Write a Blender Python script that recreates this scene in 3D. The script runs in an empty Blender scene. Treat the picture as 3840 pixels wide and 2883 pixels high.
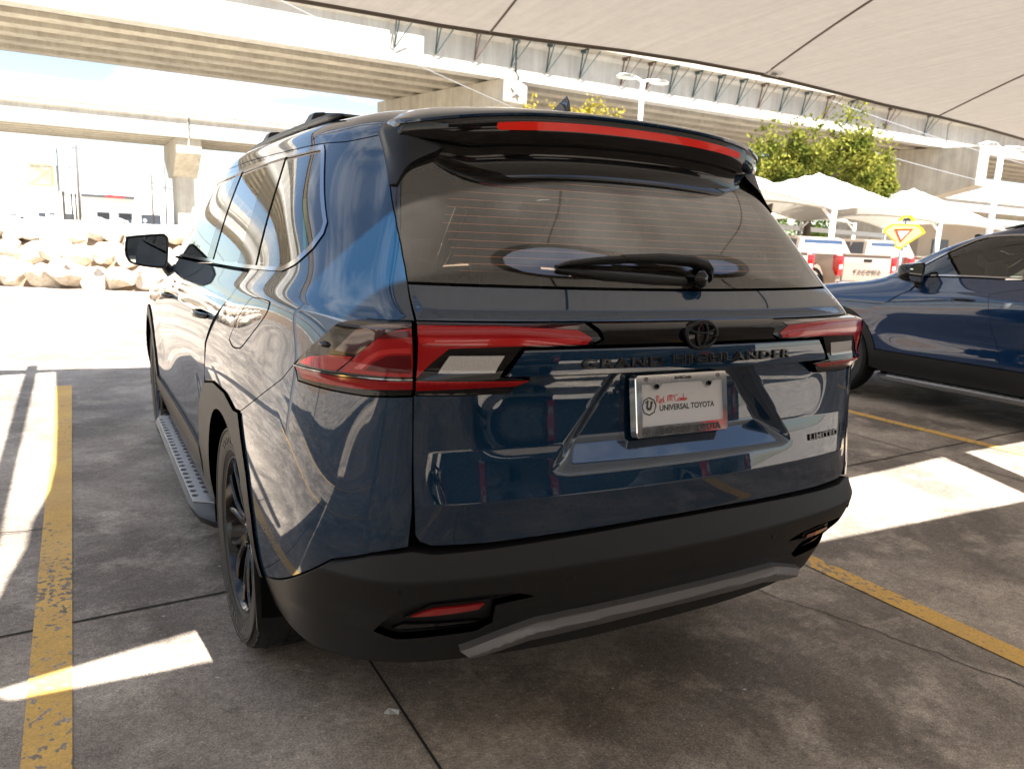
import bpy, bmesh, math, random
import numpy as np
from mathutils import Vector, Matrix
from mathutils.geometry import delaunay_2d_cdt
random.seed(7); rng=np.random.default_rng(5)
SC=bpy.context.scene; COL=SC.collection
# ---------------------------------------------------------------- camera
def setup_camera():
    yaw,pitch,roll=math.radians(29.49794558),math.radians(10.62987713),math.radians(2.43740229)
    f=Vector((math.sin(yaw)*math.cos(pitch),math.cos(yaw)*math.cos(pitch),-math.sin(pitch)))
    r=Vector((math.cos(yaw),-math.sin(yaw),0)); u=r.cross(f)
    r2=math.cos(roll)*r+math.sin(roll)*u; u2=-math.sin(roll)*r+math.cos(roll)*u
    cd=bpy.data.cameras.new('camera'); co=bpy.data.objects.new('camera',cd); COL.objects.link(co)
    M=Matrix((( r2.x,u2.x,-f.x,-1.38156357),(r2.y,u2.y,-f.y,-1.44677871),(r2.z,u2.z,-f.z,1.39908192),(0,0,0,1)))
    co.matrix_world=M
    cd.sensor_width=36; cd.lens=36*2893.89369/3840; cd.clip_end=6000; cd.clip_start=.05
    cd.dof.use_dof=True; cd.dof.focus_distance=2.45; cd.dof.aperture_fstop=5.6
    SC.camera=co
setup_camera()
# ---------------------------------------------------------------- light: high sun from behind the camera, a little to its right
SUN_OFF=(-.12,.60)                 # shadow shift per metre of height
def setup_light():
    w=bpy.data.worlds.new('World'); SC.world=w; w.use_nodes=True
    nt=w.node_tree; N=nt.nodes; L=nt.links; N.clear()
    out=N.new('ShaderNodeOutputWorld'); bg=N.new('ShaderNodeBackground'); sky=N.new('ShaderNodeTexSky')
    sky.sky_type='NISHITA'; sky.sun_disc=False
    el=math.atan(1/math.hypot(*SUN_OFF)); d=Vector((-SUN_OFF[0],-SUN_OFF[1],1)).normalized()
    sky.sun_elevation=el; sky.sun_rotation=math.atan2(d.x,d.y); sky.air_density=1.0; sky.dust_density=.6; sky.ozone_density=1.6
    # broken white clouds, laid on a plane far overhead
    geo=N.new('ShaderNodeTexCoord'); sep=N.new('ShaderNodeSeparateXYZ'); L.new(geo.outputs['Generated'],sep.inputs[0])
    mz=N.new('ShaderNodeMath'); mz.operation='MAXIMUM'; L.new(sep.outputs['Z'],mz.inputs[0]); mz.inputs[1].default_value=0
    ad=N.new('ShaderNodeMath'); ad.operation='ADD'; L.new(mz.outputs[0],ad.inputs[0]); ad.inputs[1].default_value=.18
    dv=N.new('ShaderNodeVectorMath'); dv.operation='DIVIDE'; L.new(geo.outputs['Generated'],dv.inputs[0])
    cb=N.new('ShaderNodeCombineXYZ'); 
    for i in range(3): L.new(ad.outputs[0],cb.inputs[i])
    L.new(cb.outputs[0],dv.inputs[1])
    no=N.new('ShaderNodeTexNoise'); no.inputs['Scale'].default_value=1.6; no.inputs['Detail'].default_value=9; no.inputs['Roughness'].default_value=.56
    mp=N.new('ShaderNodeMapping'); mp.inputs['Location'].default_value=(3.1,1.4,0); L.new(dv.outputs[0],mp.inputs[0]); L.new(mp.outputs[0],no.inputs['Vector'])
    rp=N.new('ShaderNodeValToRGB'); rp.color_ramp.elements[0].position=.49; rp.color_ramp.elements[0].color=(.06,.06,.06,1); rp.color_ramp.elements[1].position=.66
    L.new(no.outputs['Fac'],rp.inputs[0])
    mx=N.new('ShaderNodeMixRGB'); mx.inputs[2].default_value=(6.5,6.7,7.0,1)
    L.new(rp.outputs[0],mx.inputs[0]); L.new(sky.outputs[0],mx.inputs[1])
    L.new(mx.outputs[0],bg.inputs[0]); bg.inputs[1].default_value=.05; L.new(bg.outputs[0],out.inputs[0])
    s=bpy.data.lights.new('sun','SUN'); s.energy=4.4; s.angle=math.radians(.53); s.color=(1,.968,.925)
    so=bpy.data.objects.new('sun',s); COL.objects.link(so); so.rotation_euler=d.to_track_quat('Z','Y').to_euler(); so.location=(0,0,40)
setup_light()
SC.view_settings.view_transform='Standard'; SC.view_settings.look='None'; SC.view_settings.exposure=2.4; SC.view_settings.gamma=1
SC.render.resolution_x=1024; SC.render.resolution_y=768
SC.cycles.max_bounces=10; SC.cycles.transparent_max_bounces=16; SC.cycles.caustics_reflective=False; SC.cycles.caustics_refractive=False
SC.cycles.sample_clamp_indirect=8
import numpy as np
# ---- body surface of the large SUV: rows (bottom to roof) x columns (rear centre to front centre), half width ----
NET=[
# r0 bottom edge
[(0,.115,.33),(.38,.13,.33),(.70,.20,.33),(.83,.30,.33),(.90,.45,.32),(.93,.70,.31),(.94,1.15,.30),(.94,1.9,.29),(.94,2.6,.29),(.94,3.3,.29),(.94,4.1,.30),(.92,4.6,.31),(.72,4.93,.30),(0,5.03,.30)],
# r1 bumper lower face
[(0,.055,.50),(.38,.073,.50),(.72,.135,.50),(.85,.235,.50),(.93,.39,.49),(.972,.66,.48),(.985,1.15,.47),(.965,1.9,.46),(.965,2.6,.46),(.975,3.3,.46),(.985,4.1,.47),(.955,4.65,.48),(.75,5.02,.48),(0,5.11,.48)],
# r2 bumper top
[(0,.030,.68),(.38,.048,.68),(.72,.105,.68),(.855,.205,.68),(.938,.36,.68),(.98,.65,.68),(.992,1.15,.68),(.978,1.9,.66),(.978,2.6,.66),(.985,3.3,.66),(.992,4.1,.67),(.96,4.66,.68),(.75,5.03,.68),(0,5.12,.68)],
# r3
[(0,.045,.89),(.38,.062,.89),(.71,.115,.89),(.832,.210,.89),(.918,.365,.89),(.968,.65,.89),(.992,1.15,.89),(.985,1.9,.87),(.985,2.6,.87),(.988,3.3,.86),(.985,4.1,.87),(.94,4.65,.87),(.72,4.99,.87),(0,5.09,.87)],
# r4 lamp lower
[(0,.050,1.08),(.38,.066,1.08),(.70,.118,1.08),(.808,.205,1.08),(.888,.365,1.08),(.942,.65,1.08),(.975,1.15,1.08),(.975,1.9,1.06),(.975,2.6,1.05),(.970,3.3,1.03),(.955,4.1,1.01),(.89,4.62,.99),(.66,4.92,.99),(0,5.03,.99)],
# r5 shoulder
[(0,.072,1.20),(.38,.088,1.20),(.70,.145,1.20),(.80,.235,1.20),(.872,.385,1.20),(.93,.66,1.20),(.950,1.15,1.19),(.952,1.9,1.17),(.952,2.6,1.15),(.940,3.3,1.12),(.86,4.1,1.10),(.72,4.5,1.07),(.48,4.72,1.06),(0,4.85,1.06)],
# r6 belt
[(0,.160,1.29),(.38,.181,1.292),(.69,.245,1.295),(.785,.325,1.295),(.845,.46,1.29),(.89,.70,1.28),(.915,1.15,1.265),(.92,1.9,1.25),(.92,2.6,1.24),(.905,3.25,1.22),(.82,3.72,1.18),(.66,3.92,1.17),(.38,4.03,1.17),(0,4.07,1.17)],
# r7
[(0,.282,1.45),(.36,.295,1.45),(.645,.365,1.45),(.722,.452,1.45),(.778,.59,1.45),(.825,.80,1.45),(.845,1.15,1.45),(.85,1.9,1.45),(.85,2.6,1.44),(.83,3.02,1.42),(.76,3.35,1.40),(.60,3.50,1.39),(.34,3.58,1.39),(0,3.61,1.39)],
# r8
[(0,.421,1.62),(.33,.436,1.62),(.585,.495,1.62),(.650,.575,1.62),(.698,.70,1.62),(.735,.88,1.63),(.755,1.2,1.64),(.765,1.9,1.65),(.76,2.45,1.64),(.73,2.75,1.62),(.66,2.95,1.60),(.52,3.05,1.60),(.28,3.1,1.60),(0,3.12,1.60)],
# r9 roof edge
[(0,.52,1.745),(.30,.53,1.742),(.525,.57,1.73),(.592,.645,1.725),(.632,.76,1.728),(.66,.93,1.73),(.675,1.2,1.735),(.685,1.9,1.735),(.68,2.3,1.725),(.64,2.52,1.70),(.57,2.68,1.68),(.44,2.75,1.68),(.24,2.79,1.68),(0,2.8,1.68)],
# r10
[(0,.80,1.775),(.18,.81,1.775),(.33,.83,1.773),(.37,.87,1.773),(.40,.94,1.774),(.42,1.07,1.775),(.43,1.3,1.776),(.44,1.85,1.775),(.43,2.15,1.757),(.40,2.32,1.745),(.35,2.42,1.735),(.26,2.46,1.73),(.14,2.48,1.73),(0,2.48,1.73)],
# r11
[(0,1.05,1.79),(0,1.06,1.79),(0,1.08,1.79),(0,1.12,1.79),(0,1.18,1.79),(0,1.27,1.79),(0,1.4,1.79),(0,1.8,1.788),(0,1.95,1.772),(0,2.05,1.768),(0,2.1,1.765),(0,2.13,1.762),(0,2.14,1.76),(0,2.15,1.76)],
]
NET=np.array(NET,float)
NR,NC=NET.shape[:2]
def natspline(P):
    """second derivatives M for natural... uniform cubic spline along axis 0"""
    n=len(P); A=np.zeros((n,n)); B=np.zeros_like(P)
    A[0,0]=1; A[-1,-1]=1
    for i in range(1,n-1):
        A[i,i-1]=1;A[i,i]=4;A[i,i+1]=1; B[i]=6*(P[i-1]-2*P[i]+P[i+1])
    return np.linalg.solve(A,B.reshape(n,-1)).reshape(P.shape)
# mirror across centre for C2 continuity: columns from -(NC-1)..NC-1
mir=NET[:,:0:-1].copy(); mir[...,0]*=-1
FULL=np.concatenate([mir,NET],axis=1).transpose(1,0,2)  # cols, rows, 3
U0=NC-1
Mu=natspline(FULL)
Mv=natspline(FULL.transpose(1,0,2)).transpose(1,0,2)
Muv=natspline(Mv)
def hb(t):
    return np.array([1-t,t,((1-t)**3-(1-t))/6,(t**3-t)/6])
def S(u,v):
    """u in [-13,13], v in [0,11] -> points (N,3)"""
    u=np.atleast_1d(np.asarray(u,float))+U0; v=np.atleast_1d(np.asarray(v,float))
    i=np.clip(np.floor(u).astype(int),0,2*U0-1); j=np.clip(np.floor(v).astype(int),0,NR-2)
    a=hb(u-i); b=hb(v-j)
    def comb(A,B): # interpolate in v using values A and second derivs B at column idx
        return lambda k: (A[k,j]*b[0][:,None]+A[k,j+1]*b[1][:,None]+B[k,j]*b[2][:,None]+B[k,j+1]*b[3][:,None])
    f=comb(FULL,Mv); g=comb(Mu,Muv)
    return f(i)*a[0][:,None]+f(i+1)*a[1][:,None]+g(i)*a[2][:,None]+g(i+1)*a[3][:,None]
# ---------------------------------------------------------------- polygon filling
def inside(P,poly):
    P=np.asarray(P,float); poly=np.asarray(poly,float); x,y=P[:,0],P[:,1]; r=np.zeros(len(P),bool); n=len(poly); j=n-1
    for i in range(n):
        xi,yi=poly[i];xj,yj=poly[j]
        if yi!=yj: c=((yi>y)!=(yj>y))&(x<(xj-xi)*(y-yi)/(yj-yi)+xi); r^=c
        j=i
    return r
def densify(poly,seg,closed=True):
    out=[]; n=len(poly)
    for i in range(n if closed else n-1):
        a=np.array(poly[i],float);b=np.array(poly[(i+1)%n],float); k=max(1,int(math.ceil(np.linalg.norm((b-a)/seg))))
        out+=[tuple(a+(b-a)*t/k) for t in range(k)]
    if not closed: out.append(tuple(poly[-1]))
    return out
def smoothpoly(poly,sharp=(),n=5):
    """Catmull-Rom through the outline, corners in sharp kept"""
    out=[];m=len(poly); P=[np.array(p,float) for p in poly]
    for i in range(m):
        p1,p2=P[i],P[(i+1)%m]; p0=P[i-1] if i not in sharp else p1; p3=P[(i+2)%m] if (i+1)%m not in sharp else p2
        for k in range(n):
            t=k/n; out.append(tuple(.5*((2*p1)+(-p0+p2)*t+(2*p0-5*p1+4*p2-p3)*t*t+(-p0+3*p1-3*p2+p3)*t**3)))
    return out
def fill(loops,step):
    """loops[0] outline, rest holes (all densified). -> verts Nx2, tris"""
    V=[];E=[]
    for lp in loops:
        n=len(V); V+=list(lp); E+=[(n+i,n+(i+1)%len(lp)) for i in range(len(lp))]
    B=np.array(V); nb=len(V)
    x0,y0=B.min(0);x1,y1=B.max(0); sx,sy=step if hasattr(step,'__len__') else (step,step)
    gx=np.arange(x0+sx/2,x1,sx); gy=np.arange(y0+sy/2,y1,sy)
    if len(gx) and len(gy):
        X,Y=np.meshgrid(gx,gy); X[::2]+=sx*.25; X[1::2]-=sx*.25; Q=np.stack([X.ravel(),Y.ravel()],1)
        m=inside(Q,loops[0])
        for h in loops[1:]: m&=~inside(Q,h)
        Q=Q[m]
        if len(Q):
            S_=np.array([sx,sy]); keep=np.ones(len(Q),bool)
            for k in range(0,len(B),400):
                d=np.linalg.norm((Q[:,None,:]-B[None,k:k+400,:])/S_,axis=2).min(1); keep&=d>.42
            V+= [tuple(q) for q in Q[keep]]
    r=delaunay_2d_cdt([Vector(v) for v in V],E,[],0,1e-7)
    W=np.array([tuple(v) for v in r[0]]); T=np.array([tuple(f) for f in r[2] if len(f)==3])
    c=W[T].mean(1); m=inside(c,loops[0])
    for h in loops[1:]: m&=~inside(c,h)
    T=T[m]; a=W[T]; ar=np.cross(a[:,1]-a[:,0],a[:,2]-a[:,0]); T[ar<0]=T[ar<0][:,::-1]
    # map boundary loops to output indices
    om={}
    for i,o in enumerate(r[3]):
        for q in o: om[q]=i
    lo=[];n=0
    for lp in loops: lo.append([om.get(n+i,n+i) for i in range(len(lp))]); n+=len(lp)
    return W,T[abs(ar)>1e-12],lo
# ---------------------------------------------------------------- helpers
def link(o,parent=None):
    COL.objects.link(o)
    if parent is not None: o.parent=parent
    return o
def empty(name,loc=(0,0,0),rz=0,parent=None):
    o=bpy.data.objects.new(name,None); o.location=loc; o.rotation_euler=(0,0,rz); o.empty_display_size=.2
    return link(o,parent)
def tag(o,label=None,cat=None,group=None,kind=None):
    if label: o['label']=label
    if cat: o['category']=cat
    if group: o['group']=group
    if kind: o['kind']=kind
    return o
class MB:
    """collects shapes and links them as one mesh"""
    def __init__(s): s.v=[];s.f=[]
    def add(s,vs,fs):
        n=len(s.v); s.v+= [tuple(map(float,p)) for p in vs]; s.f+=[tuple(n+i for i in f) for f in fs]; return s
    def box(s,x0,x1,y0,y1,z0,z1,M=None):
        vs=[Vector((x,y,z)) for x in (x0,x1) for y in (y0,y1) for z in (z0,z1)]
        if M is not None: vs=[M@p for p in vs]
        return s.add(vs,[(0,1,3,2),(4,6,7,5),(0,4,5,1),(2,3,7,6),(0,2,6,4),(1,5,7,3)])
    def bar(s,a,b,w,h=None,up=(0,0,1)):
        h=h or w; a=Vector(a);b=Vector(b); d=(b-a).normalized(); up=Vector(up)
        if abs(d.dot(up))>.98: up=Vector((1,0,0))
        x=d.cross(up).normalized(); y=x.cross(d)
        vs=[p+x*sx*w/2+y*sy*h/2 for p in (a,b) for sx,sy in ((-1,-1),(1,-1),(1,1),(-1,1))]
        return s.add(vs,[(0,3,2,1),(4,5,6,7),(0,1,5,4),(1,2,6,5),(2,3,7,6),(3,0,4,7)])
    def tube(s,pts,rad,n=8,cap=True):
        pts=[Vector(p) for p in pts]; R=rad if hasattr(rad,'__len__') else [rad]*len(pts)
        rings=[]; ref=Vector((.13,.21,1)).normalized()
        for i,p in enumerate(pts):
            d=(pts[min(i+1,len(pts)-1)]-pts[max(i-1,0)]).normalized()
            rr=ref if abs(d.dot(ref))<.95 else Vector((1,0,0))
            x=d.cross(rr).normalized(); y=d.cross(x)
            rings.append([p+(x*math.cos(2*math.pi*k/n)+y*math.sin(2*math.pi*k/n))*R[i] for k in range(n)])
        vs=[q for r in rings for q in r]; fs=[]
        for i in range(len(pts)-1):
            for k in range(n):
                a=i*n+k;b=i*n+(k+1)%n; fs.append((a,b,b+n,a+n))
        if cap: fs.append(tuple(range(n-1,-1,-1))); fs.append(tuple((len(pts)-1)*n+k for k in range(n)))
        return s.add(vs,fs)
    def lathe(s,prof,n=48,M=None,closed=False):
        """prof: (radius, axial) round local X axis"""
        vs=[];m=len(prof)
        for k in range(n):
            a=2*math.pi*k/n
            for r,h in prof:
                p=Vector((h,r*math.cos(a),r*math.sin(a))); vs.append(M@p if M is not None else p)
        fs=[]
        for k in range(n):
            for i in range(m if closed else m-1):
                j=(i+1)%m; a=k*m+i;b=k*m+j;c=((k+1)%n)*m+j;d=((k+1)%n)*m+i; fs.append((a,b,c,d))
        return s.add(vs,fs)
    def prism(s,pts,a,b,M=None):
        """pts: 2-D outline (x,z); extruded in y from a to b"""
        n=len(pts); vs=[Vector((x,a,z)) for x,z in pts]+[Vector((x,b,z)) for x,z in pts]
        if M is not None: vs=[M@p for p in vs]
        fs=[tuple(range(n)),tuple(range(2*n-1,n-1,-1))]+[(i,i+n,(i+1)%n+n,(i+1)%n) for i in range(n)]
        return s.add(vs,fs)
    def grid(s,P,flip=False):
        """P: nested list rows x cols of points"""
        R=len(P);C=len(P[0]); fs=[]
        for i in range(R-1):
            for j in range(C-1):
                a=i*C+j; q=(a,a+1,a+C+1,a+C); fs.append(q[::-1] if flip else q)
        return s.add([p for r in P for p in r],fs)
    def build(s,name,mat,parent=None,smooth=False,angle=None,bevel=0,fix=True):
        me=bpy.data.meshes.new(name); me.from_pydata(s.v,[],s.f); me.update()
        if fix or bevel:
            bm=bmesh.new(); bm.from_mesh(me)
            if fix: bmesh.ops.recalc_face_normals(bm,faces=bm.faces)
            if bevel:
                ed=[e for e in bm.edges if len(e.link_faces)==2 and e.calc_face_angle(0)>.5]
                bmesh.ops.bevel(bm,geom=ed,offset=bevel,segments=2,affect='EDGES',profile=.6)
            bm.to_mesh(me); bm.free()
        if mat is not None: me.materials.append(mat)
        if smooth:
            me.polygons.foreach_set('use_smooth',[True]*len(me.polygons))
            if angle: 
                me.set_sharp_from_angle(angle=math.radians(angle))
        o=bpy.data.objects.new(name,me); return link(o,parent)
def children(o): return [c for c in bpy.data.objects if c.parent==o]
def copy_tree(o,parent=None):
    c=o.copy(); COL.objects.link(c); c.parent=parent
    for ch in children(o): copy_tree(ch,c)
    return c
def text_mesh(body,size,ext=.0,bold=.0,sx=1,shear=0,spacing=1,align='CENTER',bev=0):
    cu=bpy.data.curves.new('txt','FONT'); cu.body=body; cu.size=size; cu.extrude=ext; cu.offset=bold; cu.shear=shear
    cu.align_x=align; cu.align_y='CENTER'; cu.space_character=spacing; cu.resolution_u=4; cu.bevel_depth=bev
    o=bpy.data.objects.new('txt',cu); COL.objects.link(o)
    dg=bpy.context.evaluated_depsgraph_get(); me=bpy.data.meshes.new_from_object(o.evaluated_get(dg))
    bpy.data.objects.remove(o); bpy.data.curves.remove(cu)
    vs=[(v.co.x*sx,v.co.y,v.co.z) for v in me.vertices]; fs=[tuple(p.vertices) for p in me.polygons]
    bpy.data.meshes.remove(me); return vs,fs
# ---------------------------------------------------------------- materials
def newmat(name):
    m=bpy.data.materials.new(name); m.use_nodes=True; nt=m.node_tree
    return m,nt,nt.nodes,nt.links,nt.nodes['Principled BSDF']
def simple(name,col,rough=.5,metal=0,coat=0,spec=.5,noise=0,nscale=20,bump=0,bscale=200,coat_rough=.02,**kw):
    m,nt,N,L,B=newmat(name)
    B.inputs['Base Color'].default_value=(*col,1); B.inputs['Roughness'].default_value=rough; B.inputs['Metallic'].default_value=metal
    B.inputs['Coat Weight'].default_value=coat; B.inputs['Coat Roughness'].default_value=coat_rough; B.inputs['Specular IOR Level'].default_value=spec
    if noise or bump:
        tc=N.new('ShaderNodeTexCoord')
    if noise:
        n=N.new('ShaderNodeTexNoise'); n.inputs['Scale'].default_value=nscale; n.inputs['Detail'].default_value=8; n.inputs['Roughness'].default_value=.65
        L.new(tc.outputs['Object'],n.inputs['Vector'])
        r=N.new('ShaderNodeMapRange'); r.inputs[1].default_value=.3; r.inputs[2].default_value=.7; r.inputs[3].default_value=1-noise; r.inputs[4].default_value=1+noise
        L.new(n.outputs['Fac'],r.inputs[0])
        mu=N.new('ShaderNodeVectorMath'); mu.operation='SCALE'; mu.inputs[0].default_value=col; L.new(r.outputs[0],mu.inputs['Scale']); L.new(mu.outputs[0],B.inputs['Base Color'])
    if bump:
        n2=N.new('ShaderNodeTexNoise'); n2.inputs['Scale'].default_value=bscale; n2.inputs['Detail'].default_value=4
        L.new(tc.outputs['Object'],n2.inputs['Vector'])
        b=N.new('ShaderNodeBump'); b.inputs['Strength'].default_value=bump; b.inputs['Distance'].default_value=.01
        L.new(n2.outputs['Fac'],b.inputs['Height']); L.new(b.outputs[0],B.inputs['Normal'])
    return m
def glass_mat(name,tint,rough=0.0,refl=1.0,dust=0):
    m,nt,N,L,B=newmat(name); N.remove(B); out=N['Material Output']
    tr=N.new('ShaderNodeBsdfTransparent'); tr.inputs[0].default_value=(*tint,1)
    gl=N.new('ShaderNodeBsdfGlossy'); gl.inputs['Roughness'].default_value=rough; gl.inputs[0].default_value=(refl,refl,refl,1)
    fr=N.new('ShaderNodeFresnel'); fr.inputs[0].default_value=1.52
    mx=N.new('ShaderNodeMixShader'); 
    ml=N.new('ShaderNodeMath'); ml.operation='MULTIPLY_ADD'; ml.inputs[1].default_value=1.15; ml.inputs[2].default_value=.02; ml.use_clamp=True
    L.new(fr.outputs[0],ml.inputs[0]); L.new(ml.outputs[0],mx.inputs[0]); L.new(tr.outputs[0],mx.inputs[1]); L.new(gl.outputs[0],mx.inputs[2])
    last=mx
    if dust:
        tc=N.new('ShaderNodeTexCoord'); n=N.new('ShaderNodeTexNoise'); n.inputs['Scale'].default_value=260; n.inputs['Detail'].default_value=2
        n2=N.new('ShaderNodeTexNoise'); n2.inputs['Scale'].default_value=3; n2.inputs['Detail'].default_value=5
        L.new(tc.outputs['Object'],n.inputs['Vector']); L.new(tc.outputs['Object'],n2.inputs['Vector'])
        r=N.new('ShaderNodeMapRange'); r.inputs[1].default_value=.62; r.inputs[2].default_value=.75; r.inputs[4].default_value=.35; L.new(n.outputs['Fac'],r.inputs[0])
        r2=N.new('ShaderNodeMapRange'); r2.inputs[1].default_value=.35; r2.inputs[2].default_value=.75; r2.inputs[3].default_value=.01; r2.inputs[4].default_value=dust; L.new(n2.outputs['Fac'],r2.inputs[0])
        ad=N.new('ShaderNodeMath'); ad.operation='MULTIPLY_ADD'; L.new(r.outputs[0],ad.inputs[0]); L.new(r2.outputs[0],ad.inputs[1]); L.new(r2.outputs[0],ad.inputs[2])
        df=N.new('ShaderNodeBsdfDiffuse'); df.inputs[0].default_value=(.42,.39,.35,1)
        m2=N.new('ShaderNodeMixShader'); L.new(ad.outputs[0],m2.inputs[0]); L.new(mx.outputs[0],m2.inputs[1]); L.new(df.outputs[0],m2.inputs[2]); last=m2
    L.new(last.outputs[0],out.inputs[0]); return m
MT={}
def mats():
    M=MT
    def paint(name,col,flake):
        m,nt,N,L,B=newmat(name)
        tc=N.new('ShaderNodeTexCoord'); n=N.new('ShaderNodeTexNoise'); n.inputs['Scale'].default_value=900; n.inputs['Detail'].default_value=1
        L.new(tc.outputs['Object'],n.inputs['Vector'])
        r=N.new('ShaderNodeMapRange'); r.inputs[1].default_value=.35; r.inputs[2].default_value=.7; r.inputs[3].default_value=.75; r.inputs[4].default_value=1.35; L.new(n.outputs['Fac'],r.inputs[0])
        mu=N.new('ShaderNodeVectorMath'); mu.operation='SCALE'; mu.inputs[0].default_value=col; L.new(r.outputs[0],mu.inputs['Scale']); L.new(mu.outputs[0],B.inputs['Base Color'])
        B.inputs['Metallic'].default_value=flake; B.inputs['Roughness'].default_value=.38; B.inputs['Specular IOR Level'].default_value=0; B.inputs['Coat Weight'].default_value=1; B.inputs['Coat Roughness'].default_value=.012; B.inputs['Coat IOR'].default_value=1.75
        # faint orange peel in the clear coat
        n2=N.new('ShaderNodeTexNoise'); n2.inputs['Scale'].default_value=55; n2.inputs['Detail'].default_value=1; L.new(tc.outputs['Object'],n2.inputs['Vector'])
        b=N.new('ShaderNodeBump'); b.inputs['Strength'].default_value=.006; b.inputs['Distance'].default_value=.002; L.new(n2.outputs['Fac'],b.inputs['Height']); L.new(b.outputs[0],B.inputs['Coat Normal'])
        return m
    M['paint']=paint('slate_blue_paint',(.0035,.0225,.052),.35)
    M['paint2']=paint('bright_blue_paint',(.006,.026,.078),.3)
    M['clad']=simple('matte_black_cladding',(.013,.013,.0135),.5,spec=.28,bump=.10,bscale=700)
    M['black']=simple('black_void',(.004,.004,.004),.9,spec=.1)
    M['gloss']=simple('piano_black',(.003,.003,.0035),.06,spec=.42)
    M['satin']=simple('satin_black_plastic',(.009,.009,.010),.36,spec=.32,bump=.06,bscale=600)
    M['rubber']=simple('tyre_rubber',(.010,.010,.010),.6,noise=.25,nscale=60,bump=.15,bscale=300)
    M['rimblack']=simple('black_alloy',(.004,.004,.0045),.16,coat=.25,spec=.35)
    M['rimsilver']=simple('silver_alloy',(.55,.56,.58),.25,metal=1)
    M['chrome']=simple('chrome',(.82,.83,.85),.06,metal=1)
    M['silver']=simple('silver_plastic',(.24,.24,.25),.34,metal=.7)
    M['step']=simple('brushed_aluminium',(.66,.67,.69),.40,metal=.8,bump=.05,bscale=400)
    M['darkchrome']=simple('dark_chrome',(.35,.35,.37),.1,metal=1)
    M['red']=simple('red_lens',(.33,.002,.004),.15,coat=.35,spec=.3)
    M['redb']=simple('bright_red_light_guide',(.48,.005,.004),.22,coat=1)
    M['redd']=simple('smoked_red_lens',(.04,.003,.006),.08,coat=1)
    M['chm']=simple('high_brake_lens',(.95,.016,.003),.3,coat=.3,spec=.3)
    M['reflector']=simple('red_reflector',(.42,.006,.006),.3,coat=1,bump=.5,bscale=400)
    M['clear']=simple('reverse_lens',(.52,.51,.50),.2,coat=1,bump=.4,bscale=220)
    M['amber']=simple('amber_lens',(.5,.12,.01),.15,coat=1)
    M['rearglass']=glass_mat('dark_privacy_glass',(.36,.345,.33),dust=.05)
    M['sideglass']=glass_mat('privacy_side_glass',(.62,.66,.62))
    M['frontglass']=glass_mat('clear_green_glass',(.72,.80,.75))
    M['mirror']=simple('mirror_glass',(.78,.82,.80),.01,metal=1)
    M['reddeep']=simple('deep_red_lens',(.09,.001,.002),.12,spec=.4)
    M['badge']=simple('badge_black',(.002,.002,.0025),.10,spec=.5)
    M['wire']=simple('defroster_wire',(.45,.16,.05),.5)
    M['white']=simple('white_plate_enamel',(.58,.58,.60),.3,coat=.4)
    M['ink']=simple('dark_grey_ink',(.035,.045,.045),.5)
    M['redink']=simple('red_ink',(.65,.02,.015),.5)
    M['seat']=simple('dark_seat_cloth',(.020,.019,.019),.85,noise=.2,nscale=40)
    M['trimin']=simple('grey_headliner',(.11,.105,.10),.9)
    M['concrete']=simple('bridge_concrete',(.42,.40,.36),.85,noise=.16,nscale=.55,bump=.3,bscale=6)
    M['concrete2']=simple('tan_pier_concrete',(.40,.365,.30),.88,noise=.18,nscale=.8,bump=.3,bscale=5)
    for q in (M['concrete'],M['concrete2']): streak(q)
    M['steelg']=simple('green_steel',(.03,.055,.055),.6,noise=.4,nscale=6)
    M['steelr']=simple('rusty_steel',(.09,.05,.035),.8,noise=.4,nscale=6)
    M['wht']=simple('white_paint',(.78,.78,.76),.5)
    M['galv']=simple('galvanised_steel',(.42,.43,.44),.45,metal=.6)
    M['darkpole']=simple('weathered_wood_pole',(.09,.08,.075),.85)
    M['fabricw']=fabric('pale_shade_cloth',(.74,.73,.70),(.46,.41,.34),.3)
    M['fabric']=fabric('tan_shade_cloth',(.37,.335,.295),(.34,.298,.250),.24,weave=True)
    M['seam']=simple('seam_webbing',(.15,.125,.105),.9)
    M['tan']=simple('sand_paint',(.36,.275,.21),.35,metal=.1,coat=1)
    M['yellow']=simple('sign_yellow',(.85,.62,.02),.4)
    M['ysign']=simple('sign_pale_yellow',(.80,.72,.30),.45)
    M['orange']=simple('sign_red_orange',(.78,.09,.015),.4)
    M['bark']=simple('grey_bark',(.10,.08,.065),.95,noise=.3,nscale=8)
    M['stucco']=simple('white_stucco',(.80,.79,.77),.85,noise=.05,nscale=.3)
    M['dark']=simple('dark_opening',(.03,.035,.045),.3)
    M['charcoal']=simple('charcoal_fascia',(.04,.042,.045),.5)
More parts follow.
